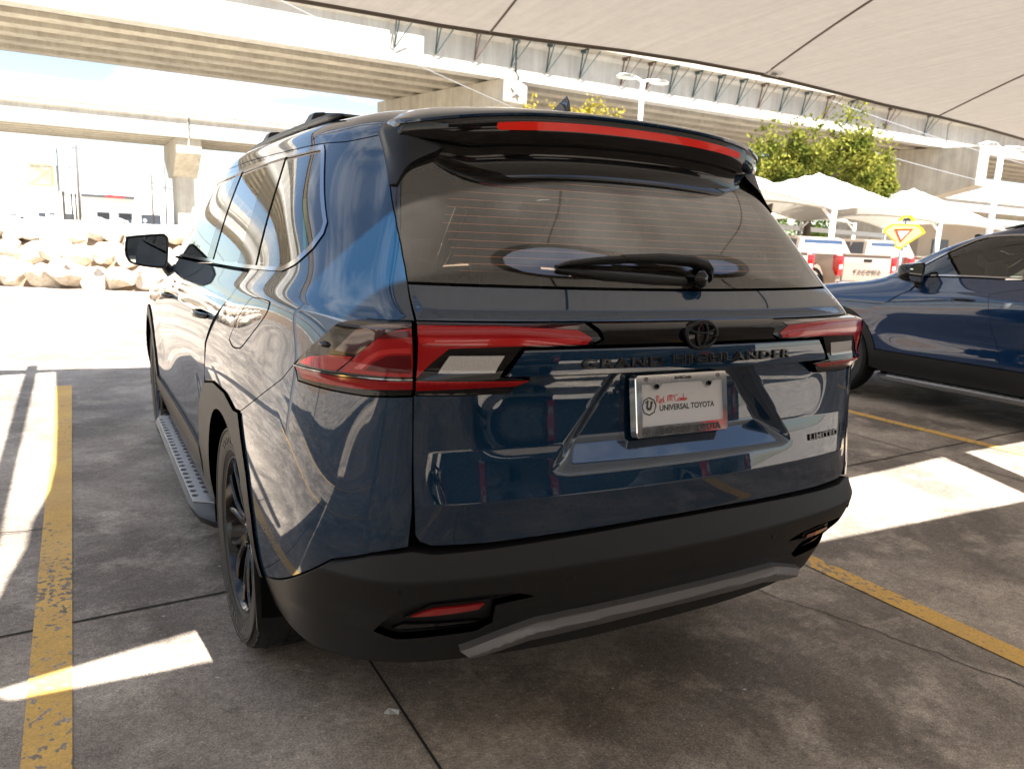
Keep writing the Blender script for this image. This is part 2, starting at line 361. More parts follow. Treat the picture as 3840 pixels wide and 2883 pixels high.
def streak(m):
    """rain streaks and patchy form marks multiplied into a concrete colour"""
    nt=m.node_tree; N=nt.nodes; L=nt.links; B=N['Principled BSDF']; src=B.inputs['Base Color'].links[0].from_socket
    tc=N.new('ShaderNodeTexCoord'); mp=N.new('ShaderNodeMapping'); mp.inputs['Scale'].default_value=(2.6,2.6,.12); L.new(tc.outputs['Object'],mp.inputs[0])
    n=N.new('ShaderNodeTexNoise'); n.inputs['Scale'].default_value=1.0; n.inputs['Detail'].default_value=7; n.inputs['Roughness'].default_value=.7; L.new(mp.outputs[0],n.inputs['Vector'])
    r=N.new('ShaderNodeValToRGB'); r.color_ramp.elements[0].position=.34; r.color_ramp.elements[0].color=(.52,.46,.40,1); r.color_ramp.elements[1].position=.56; r.color_ramp.elements[1].color=(1,1,1,1); L.new(n.outputs['Fac'],r.inputs[0])
    x=N.new('ShaderNodeMixRGB'); x.blend_type='MULTIPLY'; x.inputs[0].default_value=.45; L.new(src,x.inputs[1]); L.new(r.outputs[0],x.inputs[2]); L.new(x.outputs[0],B.inputs['Base Color'])
def fabric(name,top,under,trans,weave=False):
    m,nt,N,L,B=newmat(name); N.remove(B); out=N['Material Output']
    tc=N.new('ShaderNodeTexCoord'); 
    n=N.new('ShaderNodeTexNoise'); n.inputs['Scale'].default_value=9 if weave else 2; n.inputs['Detail'].default_value=10; n.inputs['Roughness'].default_value=.7
    L.new(tc.outputs['Object'],n.inputs['Vector'])
    mp=N.new('ShaderNodeMapping'); mp.inputs['Scale'].default_value=(7,.35,1); mp.inputs['Rotation'].default_value=(0,0,-.5); L.new(tc.outputs['Object'],mp.inputs[0])
    n2=N.new('ShaderNodeTexNoise'); n2.inputs['Scale'].default_value=2.2; n2.inputs['Detail'].default_value=6; L.new(mp.outputs[0],n2.inputs['Vector'])
    ad=N.new('ShaderNodeMath'); ad.operation='ADD'; L.new(n.outputs['Fac'],ad.inputs[0]); L.new(n2.outputs['Fac'],ad.inputs[1])
    r=N.new('ShaderNodeMapRange'); r.inputs[1].default_value=.7; r.inputs[2].default_value=1.3; r.inputs[3].default_value=.91; r.inputs[4].default_value=1.09; L.new(ad.outputs[0],r.inputs[0])
    def sc(c):
        mu=N.new('ShaderNodeVectorMath'); mu.operation='SCALE'; mu.inputs[0].default_value=c; L.new(r.outputs[0],mu.inputs['Scale']); return mu.outputs[0]
    df=N.new('ShaderNodeBsdfDiffuse'); L.new(sc(top),df.inputs[0]); tl=N.new('ShaderNodeBsdfTranslucent'); L.new(sc(under),tl.inputs[0])
    mx=N.new('ShaderNodeMixShader'); mx.inputs[0].default_value=trans; L.new(df.outputs[0],mx.inputs[1]); L.new(tl.outputs[0],mx.inputs[2]); L.new(mx.outputs[0],out.inputs[0])
    return m
mats()
# ---------------------------------------------------------------- ground
def concrete_ground(name,base,dirt,light,stain):
    m,nt,N,L,B=newmat(name); tc=N.new('ShaderNodeTexCoord'); O=tc.outputs['Object']
    def noise(s,d,r=.6,dist=0):
        n=N.new('ShaderNodeTexNoise'); n.inputs['Scale'].default_value=s; n.inputs['Detail'].default_value=d; n.inputs['Roughness'].default_value=r; n.inputs['Distortion'].default_value=dist
        L.new(O,n.inputs['Vector']); return n.outputs['Fac']
    def rng_(x,a,b,c=0,d=1):
        r=N.new('ShaderNodeMapRange'); r.inputs[1].default_value=a; r.inputs[2].default_value=b; r.inputs[3].default_value=c; r.inputs[4].default_value=d; L.new(x,r.inputs[0]); return r.outputs[0]
    def mix(f,a,b,t='MIX'):
        x=N.new('ShaderNodeMixRGB'); x.blend_type=t
        if isinstance(f,float): x.inputs[0].default_value=f
        else: L.new(f,x.inputs[0])
        for i,q in ((1,a),(2,b)):
            if isinstance(q,tuple): x.inputs[i].default_value=(*q,1)
            else: L.new(q,x.inputs[i])
        return x.outputs[0]
    c=mix(rng_(noise(.9,9,.62,.6),.42,.60),dirt,base)
    c=mix(rng_(noise(3.3,8,.7),.5,.74,0,.75),c,light)
    c=mix(rng_(noise(.33,6,.6,1.0),.5,.66,0,.55),c,dirt)
    c=mix(rng_(noise(14,6,.75),.53,.7,0,.5),c,stain)
    sp=noise(95,3,.7); c=mix(rng_(sp,.60,.74,0,.8),c,light); c=mix(rng_(noise(70,4,.7),.25,.42,.75,0),c,stain)
    fine=noise(260,2,.6); c=mix(rng_(fine,.3,.7,0,.55),c,mix(1.0,c,(1.7,1.7,1.7),'MULTIPLY'))
    c=mix(1.0,c,rng_(noise(150,3,.85),.36,.64,.60,1.42),'MULTIPLY'); c=mix(1.0,c,rng_(noise(38,4,.75),.36,.66,.80,1.22),'MULTIPLY')
    L.new(c,B.inputs['Base Color']); L.new(rng_(noise(2.5,5),.3,.7,.62,.9),B.inputs['Roughness'])
    b=N.new('ShaderNodeBump'); b.inputs['Strength'].default_value=.45; b.inputs['Distance'].default_value=.004; L.new(mix(.5,sp,fine),b.inputs['Height']); L.new(b.outputs[0],B.inputs['Normal'])
    return m,nt,N,L,B,O,noise,rng_,mix,c
G0=concrete_ground('stained_concrete',(.31,.262,.21),(.135,.112,.090),(.54,.46,.37),(.055,.046,.038))
gm=G0[0]
MB().add([(-3000,-3000,0),(3000,-3000,0),(3000,3000,0),(-3000,3000,0)],[(0,1,2,3)]).build('concrete_ground',gm,fix=False)['kind']='structure'
# worn yellow line paint over the same concrete
m,nt,N,L,B,O,noise,rng_,mix,c=concrete_ground('worn_yellow_line_paint',(.31,.262,.21),(.135,.112,.090),(.54,.46,.37),(.055,.046,.038))
yel=mix(rng_(noise(5,6),.35,.7),(.74,.45,.10),(.62,.37,.13)); 
v=N.new('ShaderNodeTexNoise'); v.inputs['Scale'].default_value=38; v.inputs['Detail'].default_value=5; v.inputs['Roughness'].default_value=.55
mp=N.new('ShaderNodeMapping'); mp.inputs['Scale'].default_value=(1,.8,1); L.new(O,mp.inputs[0]); L.new(mp.outputs[0],v.inputs['Vector'])
big=noise(1.15,3); sy_=N.new('ShaderNodeSeparateXYZ'); L.new(O,sy_.inputs[0]); wy_=N.new('ShaderNodeMath'); wy_.operation='ADD'; L.new(rng_(big,.40,.62,-.10,.05),wy_.inputs[0]); L.new(rng_(sy_.outputs['Y'],1.6,3.4,-.055,.05),wy_.inputs[1]); th=wy_.outputs[0]
ad=N.new('ShaderNodeMath'); ad.operation='ADD'; L.new(v.outputs['Fac'],ad.inputs[0]); L.new(th,ad.inputs[1])
L.new(mix(rng_(ad.outputs[0],.325,.345,.05,1),c,mix(1.0,yel,rng_(noise(120,3,.8),.35,.65,.82,1.15),'MULTIPLY')),B.inputs['Base Color']); YL=m
def strip(name,a,b,w,mat,z=.004,kind='structure',seg=1):
    a=Vector(a);b=Vector(b); d=(b-a).normalized(); n=Vector((d.y,-d.x))*w/2
    o=MB().add([(*(a-n),z),(*(b-n),z),(*(b+n),z),(*(a+n),z)],[(0,1,2,3)]).build(name,mat,fix=False); o['kind']=kind; return o
for x in (-1.535,1.465,4.62): strip('painted_bay_line',(x+(.05 if x>0 else .02),-1.9),(x,6.1 if x<0 else 5.6),.118,YL)
for x in (-4.6,-7.6,7.62,10.6,13.6): strip('painted_bay_line',(x,-1.9),(x,6.0),.118,YL)
jm=simple('joint_filler',(.022,.019,.016),.95)
def joint(pts,w=.009,z=.003):
    mb=MB(); P=[Vector(p) for p in pts]; L_=[];R_=[]
    for i,p in enumerate(P):
        d=(P[min(i+1,len(P)-1)]-P[max(i-1,0)]).normalized(); n=Vector((d.y,-d.x))*w*(.5+.15*random.random()); L_.append((*(p+n),z)); R_.append((*(p-n),z))
    mb.grid([L_,R_]); o=mb.build('expansion_joint',jm,fix=False); o['kind']='structure'; return o
def wob(a,b,n,amp): 
    a=Vector(a);b=Vector(b); return [tuple(a.lerp(b,i/n)+Vector((random.uniform(-amp,amp),random.uniform(-amp,amp)))) for i in range(n+1)]
joint(wob((-6,2.30-1.1),(14,2.30+3.6*.0+.2),120,.004),.011)
joint([(-.607,9),(-.60,.87),(-.63,-3)],.008)
joint([(3.9,9),(3.9,-3)],.008)
joint(wob((1.02,.70),(1.20,.18),14,.012)+wob((1.20,.18),(1.36,-.42),14,.012),.0035)
joint(wob((1.30,-.20),(1.46,-.62),10,.01),.003)
joint(wob((-1.15,1.95),(-.98,2.25),8,.01),.0016)
# flakes, twigs and grit lying on the slab
sm=simple('bleached_flake',(.62,.60,.56),.7)
mb=MB()
for i in range(190):
    x=random.uniform(-1.9,3.2); y=random.uniform(-.9,3.2); r=random.choice([.003,.004,.005,.008]); a=random.random()*6
    mb.add([(x+r*math.cos(a+k*1.5+random.random()*.6),y+r*.6*math.sin(a+k*1.5),.005+.002*random.random()) for k in range(4)],[(0,1,2,3)])
mb.build('grit',sm,fix=False); tag(bpy.data.objects['grit'],'pale grit and paint flakes scattered over the concrete','grit',kind='stuff')
lf=MB().add([(-.660,.52,.004),(-.640,.53,.010),(-.615,.505,.012),(-.622,.492,.006),(-.648,.50,.009)],[(0,1,2,3,4)]).build('leaf',sm,fix=False)
tag(lf,'small bleached leaf lying beside the slab joint behind the bumper','leaf')
tw=MB().tube([(-1.80,2.52,.008),(-1.74,2.505,.014),(-1.66,2.50,.010),(-1.585,2.505,.006)],[.001,.003,.003,.001],5).build('twig',MT['bark'],smooth=True)
tag(tw,'short dark twig lying across the left yellow line','twig')
# ---------------------------------------------------------------- bank with boulders, far ground, hills
bankm=simple('pale_caliche',(.50,.45,.37),.95,noise=.22,nscale=1.2,bump=.5,bscale=9)
def hx(x): return max(0,min(1,(11-x)/4))
rows=[]
for y0,z in ((0,-.05),(.4,.75),(1.0,1.20),(2.6,1.30),(7,1.38),(30,1.33),(400,1.33)):
    r=[]
    for i in range(61):
        x=-60+i*1.25 if i<56 else 10+ (i-56)*.5
        base=16.6-.55*min(max(x+.3,-8),6)
        y=base+y0 if y0<20 else y0
        r.append((x,y,z*hx(x)+(.05*math.sin(x*2.3+y)*hx(x) if 0<y0<20 else 0)))
    rows.append(r)
ob=MB().grid(rows).build('embankment',bankm,smooth=True); ob['kind']='structure'; ob.data.materials.append(simple('brown_soil',(.24,.17,.11),.95,noise=.3,nscale=4))
for p in ob.data.polygons:
    if p.center.y<16.6-.55*min(max(p.center.x+.3,-8),6)+1.2: p.material_index=1
rockm,nt,N,L,B=newmat('limestone_boulder')
tc=N.new('ShaderNodeTexCoord'); n=N.new('ShaderNodeTexNoise'); n.inputs['Scale'].default_value=5; n.inputs['Detail'].default_value=9; n.inputs['Roughness'].default_value=.7; L.new(tc.outputs['Object'],n.inputs['Vector'])
r=N.new('ShaderNodeValToRGB'); r.color_ramp.elements[0].position=.33; r.color_ramp.elements[0].color=(.50,.38,.24,1); r.color_ramp.elements[1].position=.5; r.color_ramp.elements[1].color=(.64,.58,.49,1); L.new(n.outputs['Fac'],r.inputs[0]); L.new(r.outputs[0],B.inputs['Base Color'])
B.inputs['Roughness'].default_value=.9; b=N.new('ShaderNodeBump'); b.inputs['Strength'].default_value=.8; b.inputs['Distance'].default_value=.03; L.new(n.outputs['Fac'],b.inputs['Height']); L.new(b.outputs[0],B.inputs['Normal'])
def rock(x,y,z,sx,sy,sz,seed,label,cat='boulder'):
    bm=bmesh.new(); bmesh.ops.create_icosphere(bm,subdivisions=3,radius=1); R=np.random.default_rng(seed)
    pl=[(R.normal(size=3),R.uniform(.52,.84)) for _ in range(17)]
    ph=R.uniform(0,6,6)
    for v in bm.verts:
        p=np.array(v.co)
        for n_,d in pl:
            n1=n_/np.linalg.norm(n_); t=p@n1
            if t>d: p=p-n1*(t-d)*.85
        p=p*(1+.04*math.sin(5*p[0]+ph[0])+.04*math.sin(6*p[1]+ph[1])+.03*math.sin(9*p[2]+ph[2]))
        v.co=(p[0]*sx,p[1]*sy,p[2]*sz)
    me=bpy.data.meshes.new('boulder'); bm.to_mesh(me); bm.free(); me.materials.append(rockm); me.polygons.foreach_set('use_smooth',[True]*len(me.polygons)); me.set_sharp_from_angle(angle=math.radians(24))
    o=bpy.data.objects.new('boulder',me); o.location=(x,y,z); o.rotation_euler=(R.uniform(-.2,.2),R.uniform(-.25,.25),R.uniform(-.5,.5)); link(o); return o
k=0; lab=['large pale limestone boulder in the bottom row of the embankment wall','pale limestone boulder wedged in the second row of the embankment wall','small cream stone packed along the top of the embankment wall']
for row,(zc,s,n) in enumerate(((.25,.33,27),(.70,.31,29),(1.12,.24,36))):
    for i in range(n):
        x=-8.5+(i+.5*(row%2))*(13.5/n)+random.uniform(-.08,.08); base=16.6-.55*min(max(x+.3,-8),6)
        sc=random.uniform(.85,1.3); o=rock(x,base+.05+.30*row+random.uniform(-.08,.08),zc+random.uniform(-.05,.05),s*sc*1.18,s*.9,s*random.uniform(.85,1.05),k,''); k+=1
        tag(o,lab[row],'boulder','boulders in the embankment wall')
for i in range(26):
    x=-6.5+i*.42; base=16.6-.55*min(max(x+.3,-8),6)
    o=rock(x+random.uniform(-.1,.1),base-.22,.40+random.uniform(-.3,.3)*.9,.10,.08,.09,200+i,''); o.location.z=max(.05,o.location.z)
    tag(o,'small chinking stone filling a gap between the embankment boulders','stone','chinking stones between boulders')
hm=simple('hazy_hills',(.16,.22,.24),.95,noise=.3,nscale=.01)
rows=[[(-900+i*60,1500+j*160,(0,28,62,70)[j]*(0.75+.25*math.sin(i*.7)+.12*math.sin(i*1.9)) if j else 0) for i in range(60)] for j in range(4)]
MB().grid(rows).build('hills',hm,smooth=True)['kind']='structure'
# ---------------------------------------------------------------- elevated highways
def bridge(name,y0,zb,depth,ngird,gsp,x0,x1,label,over_from=None,brackets=None,fence=False,joints=()):
    b=empty(name,((x0+x1)/2,y0+ngird*gsp/2,0)); off=Vector(b.location)
    tag(b,label,'bridge')
    fl=.42
    def shift(mb): mb.v=[(v[0]-off.x,v[1]-off.y,v[2]) for v in mb.v]; return mb
    for i in range(ngird):
        yc=y0+fl+i*gsp; mb=MB()
        prof=[(-fl,0),(fl,0),(fl,.20),(.14,.42),(.12,depth-.28),(.42,depth-.12),(.42,depth),(-.42,depth),(-.42,depth-.12),(-.12,depth-.28),(-.14,.42),(-fl,.20)]
        xs=sorted([x0]+list(joints)+[x1])
        for a,c in zip(xs[:-1],xs[1:]):
            vs=[(x,yc+p,zb+q) for x in (a+.06,c-.06) for p,q in prof]; n=len(prof)
            mb.add(vs,[tuple(range(n)),tuple(range(2*n-1,n-1,-1))]+[(i_,i_+n,(i_+1)%n+n,(i_+1)%n) for i_ in range(n)])
        shift(mb).build('girder',MT['concrete'] if i==0 else MT['concrete2'],b)
    W=ngird*gsp; zt=zb+depth+.004
    mb=MB(); mb.box(x0,x1,y0+.15,y0+W-.7,zt,zt+.22); 
    if over_from is not None: mb.box(over_from,x1,y0-.55,y0+.146,zt,zt+.22)
    shift(mb).build('deck_slab',MT['concrete2'],b)
    mb=MB(); py=y0-.5 if over_from is None else y0-.5
    px0=x0 if over_from is None else over_from
    prof=[(0,0),(.38,0),(.30,.25),(.22,.85),(0,.85)]
    for sgn,yy in ((1,y0+.1 if over_from is None else y0-.5),):
        vs=[(x,yy+p,zt+.224+q) for x in (px0,x1) for p,q in prof]; n=5
        mb.add(vs,[(0,1,2,3,4),(9,8,7,6,5)]+[(i_,i_+n,(i_+1)%n+n,(i_+1)%n) for i_ in range(n)])
    yy=y0+W-.9; vs=[(x,yy+p,zt+.224+q) for x in (x0,x1) for p,q in prof]; mb.add(vs,[(0,1,2,3,4),(9,8,7,6,5)]+[(i_,i_+5,(i_+1)%5+5,(i_+1)%5) for i_ in range(5)])
    shift(mb).build('parapet',MT['concrete'],b)
    if brackets:
        for i,x in enumerate(brackets):
            mb=MB(); m=MT['steelr'] if i%5 in (2,) or i in (6,7,15) else MT['steelg']
            yb=y0+.02; z1=zt-.03; z0=zb+.62
            mb.bar((x,yb-.03,z1),(x,yb+.2,z0),.05); mb.bar((x,y0-.5,z1),(x,yb+.18,z0+.02),.04); mb.bar((x,y0-.5,z1),(x,yb,z1),.07); mb.box(x-.14,x+.14,yb-.1,yb+.04,z1-.12,z1)
            # raking outer leg reaches sideways as on the site formwork
            mb.bar((x+.75,y0-.45,z1),(x,yb+.1,z0+.02),.042)
            shift(mb).build('formwork_bracket',m,b)
    if fence:
        mb=MB(); z=zt+.224+.85; x=x0
        while x<x1: mb.bar((x,y0+.2,z),(x,y0+.2,z+.95),.06); x+=1.1
        for q in (.15,.35,.55,.75,.93): mb.bar((x0,y0+.2,z+q),(x1,y0+.2,z+q),.05)
        shift(mb).build('railing',MT['galv'],b)
    return b
br1=[11.6+i*2.0 for i in range(6)]+[24.2,25.9,27.5,29.2,30.9,32.6,34.3,36.1,38,40,42.2,46.0,50.2]
bridge('near_overpass',33.3,9.0,1.95,6,1.86,-75,130,'near concrete overpass with five girder lines crossing above the car',over_from=13.2,brackets=br1,joints=(17.9,53,-18))
bridge('far_overpass',74.5,9.0,1.75,6,1.9,-180,190,'far concrete overpass with a railing crossing the left distance',fence=True,joints=(7.9,-32,48))
def pier(name,label,face,back,w,zt,h_end,h_mid,cw,zg,m,flare=0):
    """hammerhead: cap runs from point face (near end) to back, underside falls to the column"""
    p=empty(name,(*[(face[i]+back[i])/2 for i in (0,1)],zg)); tag(p,label,'bridge pier')
    a=Vector((*face,0));c=Vector((*back,0)); d=(c-a); Ln=d.length; d.normalize(); n=Vector((d.y,-d.x,0)); o=Vector(p.location)
    def P(t,s,z): q=a+d*t+n*s; return (q.x-o.x,q.y-o.y,z-o.z)
    mid=Ln/2; prof=[(0,zt),(Ln,zt),(Ln,zt-h_end),(mid+cw/2,zt-h_mid),(mid-cw/2,zt-h_mid),(0,zt-h_end)]
    mb=MB(); vs=[P(t,s,z) for s in (-w/2,w/2) for t,z in prof]; k=6
    mb.add(vs,[tuple(range(k)),tuple(range(2*k-1,k-1,-1))]+[(i,i+k,(i+1)%k+k,(i+1)%k) for i in range(k)])
    mb.build('pier_cap',m,p,bevel=.04)
    mb=MB(); wc=w*.44
    cs=[(-1,-1),(1,-1),(1,1),(-1,1)]; z1=zt-h_mid-.002
    levels=[(z1,1.0),(z1-.6,.93),(zg,.93)]
    for (za,ka),(zb_,kb) in zip(levels[:-1],levels[1:]):
        mb.add([P(mid+sx*cw/2*ka,sy*wc*ka,za) for sx,sy in cs]+[P(mid+sx*cw/2*kb,sy*wc*kb,zb_) for sx,sy in cs],[(0,1,5,4),(1,2,6,5),(2,3,7,6),(3,0,4,7)]+([(4,5,6,7)] if zb_==zg else [(0,1,2,3)]))
    mb.build('pier_column',m,p)
    return p
pier('overpass_pier','massive pier whose beam end shows a star just above the car roof',(17.75,33.25),(15.3,44.4),1.55,9.0,1.05,2.6,3.2,0,MT['concrete2'])
mb=MB()   # star relief cast in the end of the beam
cx,cz=17.75,8.52
star=[(math.sin(i*math.pi/5)*(.36 if i%2==0 else .14),math.cos(i*math.pi/5)*(.36 if i%2==0 else .14)) for i in range(10)]
mb.prism([(cx+p,cz+q) for p,q in star],33.12,33.3); so_=mb.build('star_relief',MT['concrete']); pp=bpy.data.objects['overpass_pier']; so_.parent=pp; so_.location=-pp.location
pier('overpass_pier','wide tan pier beam filling the space under the overpass at far right',(53.8,31.2),(50.2,46.5),2.0,9.0,2.6,4.2,4.5,0,MT['concrete2'])
# far pier: slab-like column with a flared head
def farpier(x,y,zt,label):
    p=empty('overpass_pier',(x,y+5,0)); tag(p,label,'bridge pier'); m=MT['concrete']
    mb=MB(); prof=[(0,zt),(11,zt),(11,zt-1.3),(7.4,zt-3.2),(3.1,zt-3.2),(0,zt-1.3)]
    w=1.05; vs=[(s*(w if t<9 else w),t-5,z) for s in (-1,1) for t,z in prof]; k=6
    mb.add(vs,[tuple(range(k)),tuple(range(2*k-1,k-1,-1))]+[(i,i+k,(i+1)%k+k,(i+1)%k) for i in range(k)]); mb.build('pier_cap',MT['concrete2'],p)
    mb=MB(); mb.box(-.74,.74,-1.88,2.38,0,zt-3.204); mb.build('pier_column',m,p); return p
farpier(7.85,74.9,9.0,'pale pier with a flared head under the far overpass at left')
farpier(48,74.9,9.0,'pier of the far overpass seen over the right canopies')
# small arched pier in the gap below the right canopies
p=empty('overpass_pier',(51.8,40.2,0)); tag(p,'slender pier with a curved flare seen below the white canopies','bridge pier')
pts=[(-.85,0),(.85,0),(.85,2.6),(1.0,3.3),(1.5,4.1),(2.6,4.8),(-1.4,4.8),(-.95,3.6),(-.85,2.6)]
MB().prism(pts,-.7,.7).build('pier_column',MT['concrete'],p)
# ---------------------------------------------------------------- distant left: service building, poles, sign frame
def tr(x,z,k,x0=-1.3816,y0=-1.4468,z0=1.399): return (x0+(x-x0)*k, z0+(z-z0)*k)
sb=empty('service_building',(0,241,1.33)); tag(sb,'long white service building with a charcoal sign band and dark bays','building')
k=241.45/61.45
def T(x,z): a,b=tr(x,z,k); return a,b-1.33
def wallpoly(name,xa,za,xb,zb,y0,y1,m,par=sb):
    (a,b),(c,d)=T(xa,za),T(xb,zb); return MB().box(a,c,y0,y1,b,d).build(name,m,par)
wallpoly('wall',-1.0,1.382,6.3,3.72,0,22,MT['stucco'])
wallpoly('wing_wall',-4.5,1.382,-1.01,3.0,3,20,MT['stucco'])
aw=wallpoly('awning',-.9,3.04,2.37,3.22,-3.4,-.02,MT['charcoal'])
for xa,xb in ((.02,.78),(1.34,2.18),(2.75,4.05)):
    d=wallpoly('bay_door',xa,1.384,xb,2.05,-.06,.2,MT['dark']); 
    (a,b),(c_,dd)=T(xa,1.384),T(xb,2.05); mb=MB()
    for i in range(1,4): mb.box(a+(c_-a)*i/4-.06,a+(c_-a)*i/4+.06,-.12,-.065,b,dd)
    mb.build('mullion',MT['charcoal'],d)
for xa,xb in ((-3.5,-3.05),(-2.85,-2.4),(-1.9,-1.35)): wallpoly('bay_door',xa,1.384,xb,1.86,2.9,3.1,MT['dark'])
vs,fs=text_mesh('SERVICE',1.15,.03,.03,1.05); a,b=T(1.14,3.13)
MB().add([(x+a,-3.46-z,y+b) for x,y,z in vs],fs).build('sign_lettering',simple('red_sign_letters',(.8,.03,.03),.4),sb,fix=False)
fr=empty('sign_frame',(0,100,1.33)); tag(fr,'tall sign frame with white posts and a tan slatted panel','sign frame')
k2=101.45/41.45
def T2(x,z): a,b=tr(x,z,k2); return a,b-1.33
for x in (-3.2,-2.06):
    a,_=T2(x,0); b=T2(x,3.9)[1]; MB().box(a-.14,a+.14,-.14,.14,0,b).build('post',MT['wht'],fr)
    a2,_=T2(x+.1,0); MB().box(a2-.08,a2+.08,.9,1.1,0,b*.97).build('rear_post',MT['wht'],fr)
(a,b),(c_,d)=T2(-3.02,2.9),T2(-2.1,3.78); mb=MB(); tanw=simple('tan_slats',(.26,.19,.11),.8)
n=11
for i in range(n+1): x=a+(c_-a)*i/n; mb.bar((x,0,b),(x,0,d),.07,.12)
mb.bar((a,.0,b),(c_,.0,d-.15),.14); mb.bar((a,0,b),(c_,0,b),.2,.2); mb.bar((a,0,d),(c_,0,d),.2,.2); mb.bar((c_,0,b),(c_,0,d),.3,.3)
for i in range(6): mb.bar((a+.1+i*.16,.25,d-.1),(c_,.25,b+.15+i*.2),.05)
mb.build('slatted_panel',tanw,fr)
mb=MB(); mb.bar((T2(-3.1,0)[0],.5,T2(0,2.75)[1]),(T2(-2.1,0)[0],.5,T2(0,2.3)[1]),.05); mb.bar((T2(-3.0,0)[0],.5,T2(0,1.6)[1]),(T2(-2.1,0)[0],.5,T2(0,2.1)[1]),.05); mb.build('brace',MT['darkpole'],fr)
def pole(name,x,ztop,y,r,label,m,arms=(),cat='utility pole',panels=()):
    kk=(y+1.4468)/(40+1.4468); X,Z=tr(x,ztop,kk); p=empty(name,(X,y,1.33)); tag(p,label,cat)
    MB().tube([(0,0,0),(0,0,Z-1.33)],[r,r*.7],8).build('shaft',m,p,smooth=True)
    for (dz,L_) in arms: MB().bar((-L_,0,Z-1.33-dz),(L_,0,Z-1.33-dz),.12).build('crossarm',MT['darkpole'],p)
    for (dx,z0,z1,w,mm) in panels: MB().box(dx-w/2,dx+w/2,-.35,-.05,z0,z1).build('panel_antenna',mm,p)
    return p
pole('antenna_pole',-1.76,4.83,100,.16,'antenna mast with long pale panels beside the sign frame',MT['darkpole'],cat='antenna mast',panels=[(-.05,3.2,8.4,.42,MT['galv']),(-.35,3.2,7.8,.12,MT['charcoal'])])
pole('antenna_pole',-1.44,3.78,100,.12,'short antenna mast carrying twin grey drums',MT['darkpole'],cat='antenna mast',panels=[(-.1,3.0,5.7,.36,MT['galv'])])
pole('antenna_pole',-1.28,3.65,100,.12,'short mast with a wide grey box left of the wooden pole',MT['darkpole'],cat='antenna mast',panels=[(0,3.0,5.3,.5,MT['galv'])])
pole('utility_pole',-1.13,4.79,100,.15,'tall dark wooden utility pole with a short crossarm',MT['darkpole'],[(.4,.5)])
pole('utility_pole',1.93,3.72,150,.2,'thin utility pole before the rightmost service bay',MT['darkpole'],[(.5,1.3)])
pole('utility_pole',2.52,4.1,150,.17,'thin bare utility pole right of the service bays',MT['darkpole'],[(3.6,.9)])
kk=(22+1.4468)/(20+1.4468)
bo=empty('bollard',(.14,20,1.10)); tag(bo,'short galvanised post with a domed cap on the embankment','post')
MB().tube([(0,0,-.1),(0,0,.34)],.028,10).build('shaft',MT['galv'],bo,smooth=True); MB().tube([(0,0,.34),(0,0,.39),(0,0,.42)],[.05,.05,.02],10).build('cap',MT['galv'],bo,smooth=True)
# overhead wires
def wire(pts,r,label,n=24,sag=1.5):
    a,b=Vector(pts[0]),Vector(pts[1]); P=[]
    for i in range(n+1):
        t=i/n; p=a.lerp(b,t); p.z-=sag*4*t*(1-t); P.append(p)
    o=MB().tube(P,r,5,False).build('overhead_wire',MT['charcoal'] if r>.025 else MT['galv'],smooth=True); tag(o,label,'wire'); return o
wire([(-42,100,9.0),(0.7,100,9.2)],.035,'upper dark wire running to the wooden utility pole')
wire([(-42,100,7.5),(0.7,100,7.6)],.03,'lower dark wire running to the wooden utility pole')
wire([(0.7,100,8.4),(36,160,4.5)],.04,'wire sloping down behind the far overpass pier')
wire([(-5,19,9.4),(34,33,4.6)],.013,'pale cable strung diagonally in front of the near overpass',sag=.8)
wire([(34,28,9.3),(66,30,7.6)],.02,'upper thin cable in front of the right pier beam',sag=.3)
wire([(34,28,7.4),(66,30,6.0)],.02,'lower thin cable in front of the right pier beam',sag=.3)
# distant parked cars along the bank top
def smallcar(x,y,z,c,label):
    p=empty('distant_car',(x,y,z)); tag(p,label,'car','cars parked before the service building')
    pr=[(-2.2,.35),(-2.15,.8),(-1.5,.95),(-.9,1.4),(.7,1.42),(1.3,.98),(2.1,.85),(2.2,.35)]
    MB().prism(pr,-.85,.85).build('body',c,p,bevel=.06); MB().prism([(-1.3,.98),(-.85,1.33),(.65,1.35),(1.1,.98)],-.87,.87).build('window',MT['dark'],p)
    for sx in (-1.35,1.35):
        for sy in (-.8,.8): MB().lathe([(.0,-.1),(.33,-.1),(.33,.1),(0,.1)],16,Matrix.Translation((sx,sy,.33))@Matrix.Rotation(math.pi/2,4,'Z')).build('wheel',MT['rubber'],p)
for x,l in ((-13.2,'white car parked at the left end before the service building'),(-9.6,'white car parked behind the sign frame'),(-5.2,'white car parked behind the antenna masts'),(3.4,'white car parked before the first tall service bay'),(7.5,'pale car parked before the middle service bay')):
    smallcar(x,205,1.0,MT['wht'],l)
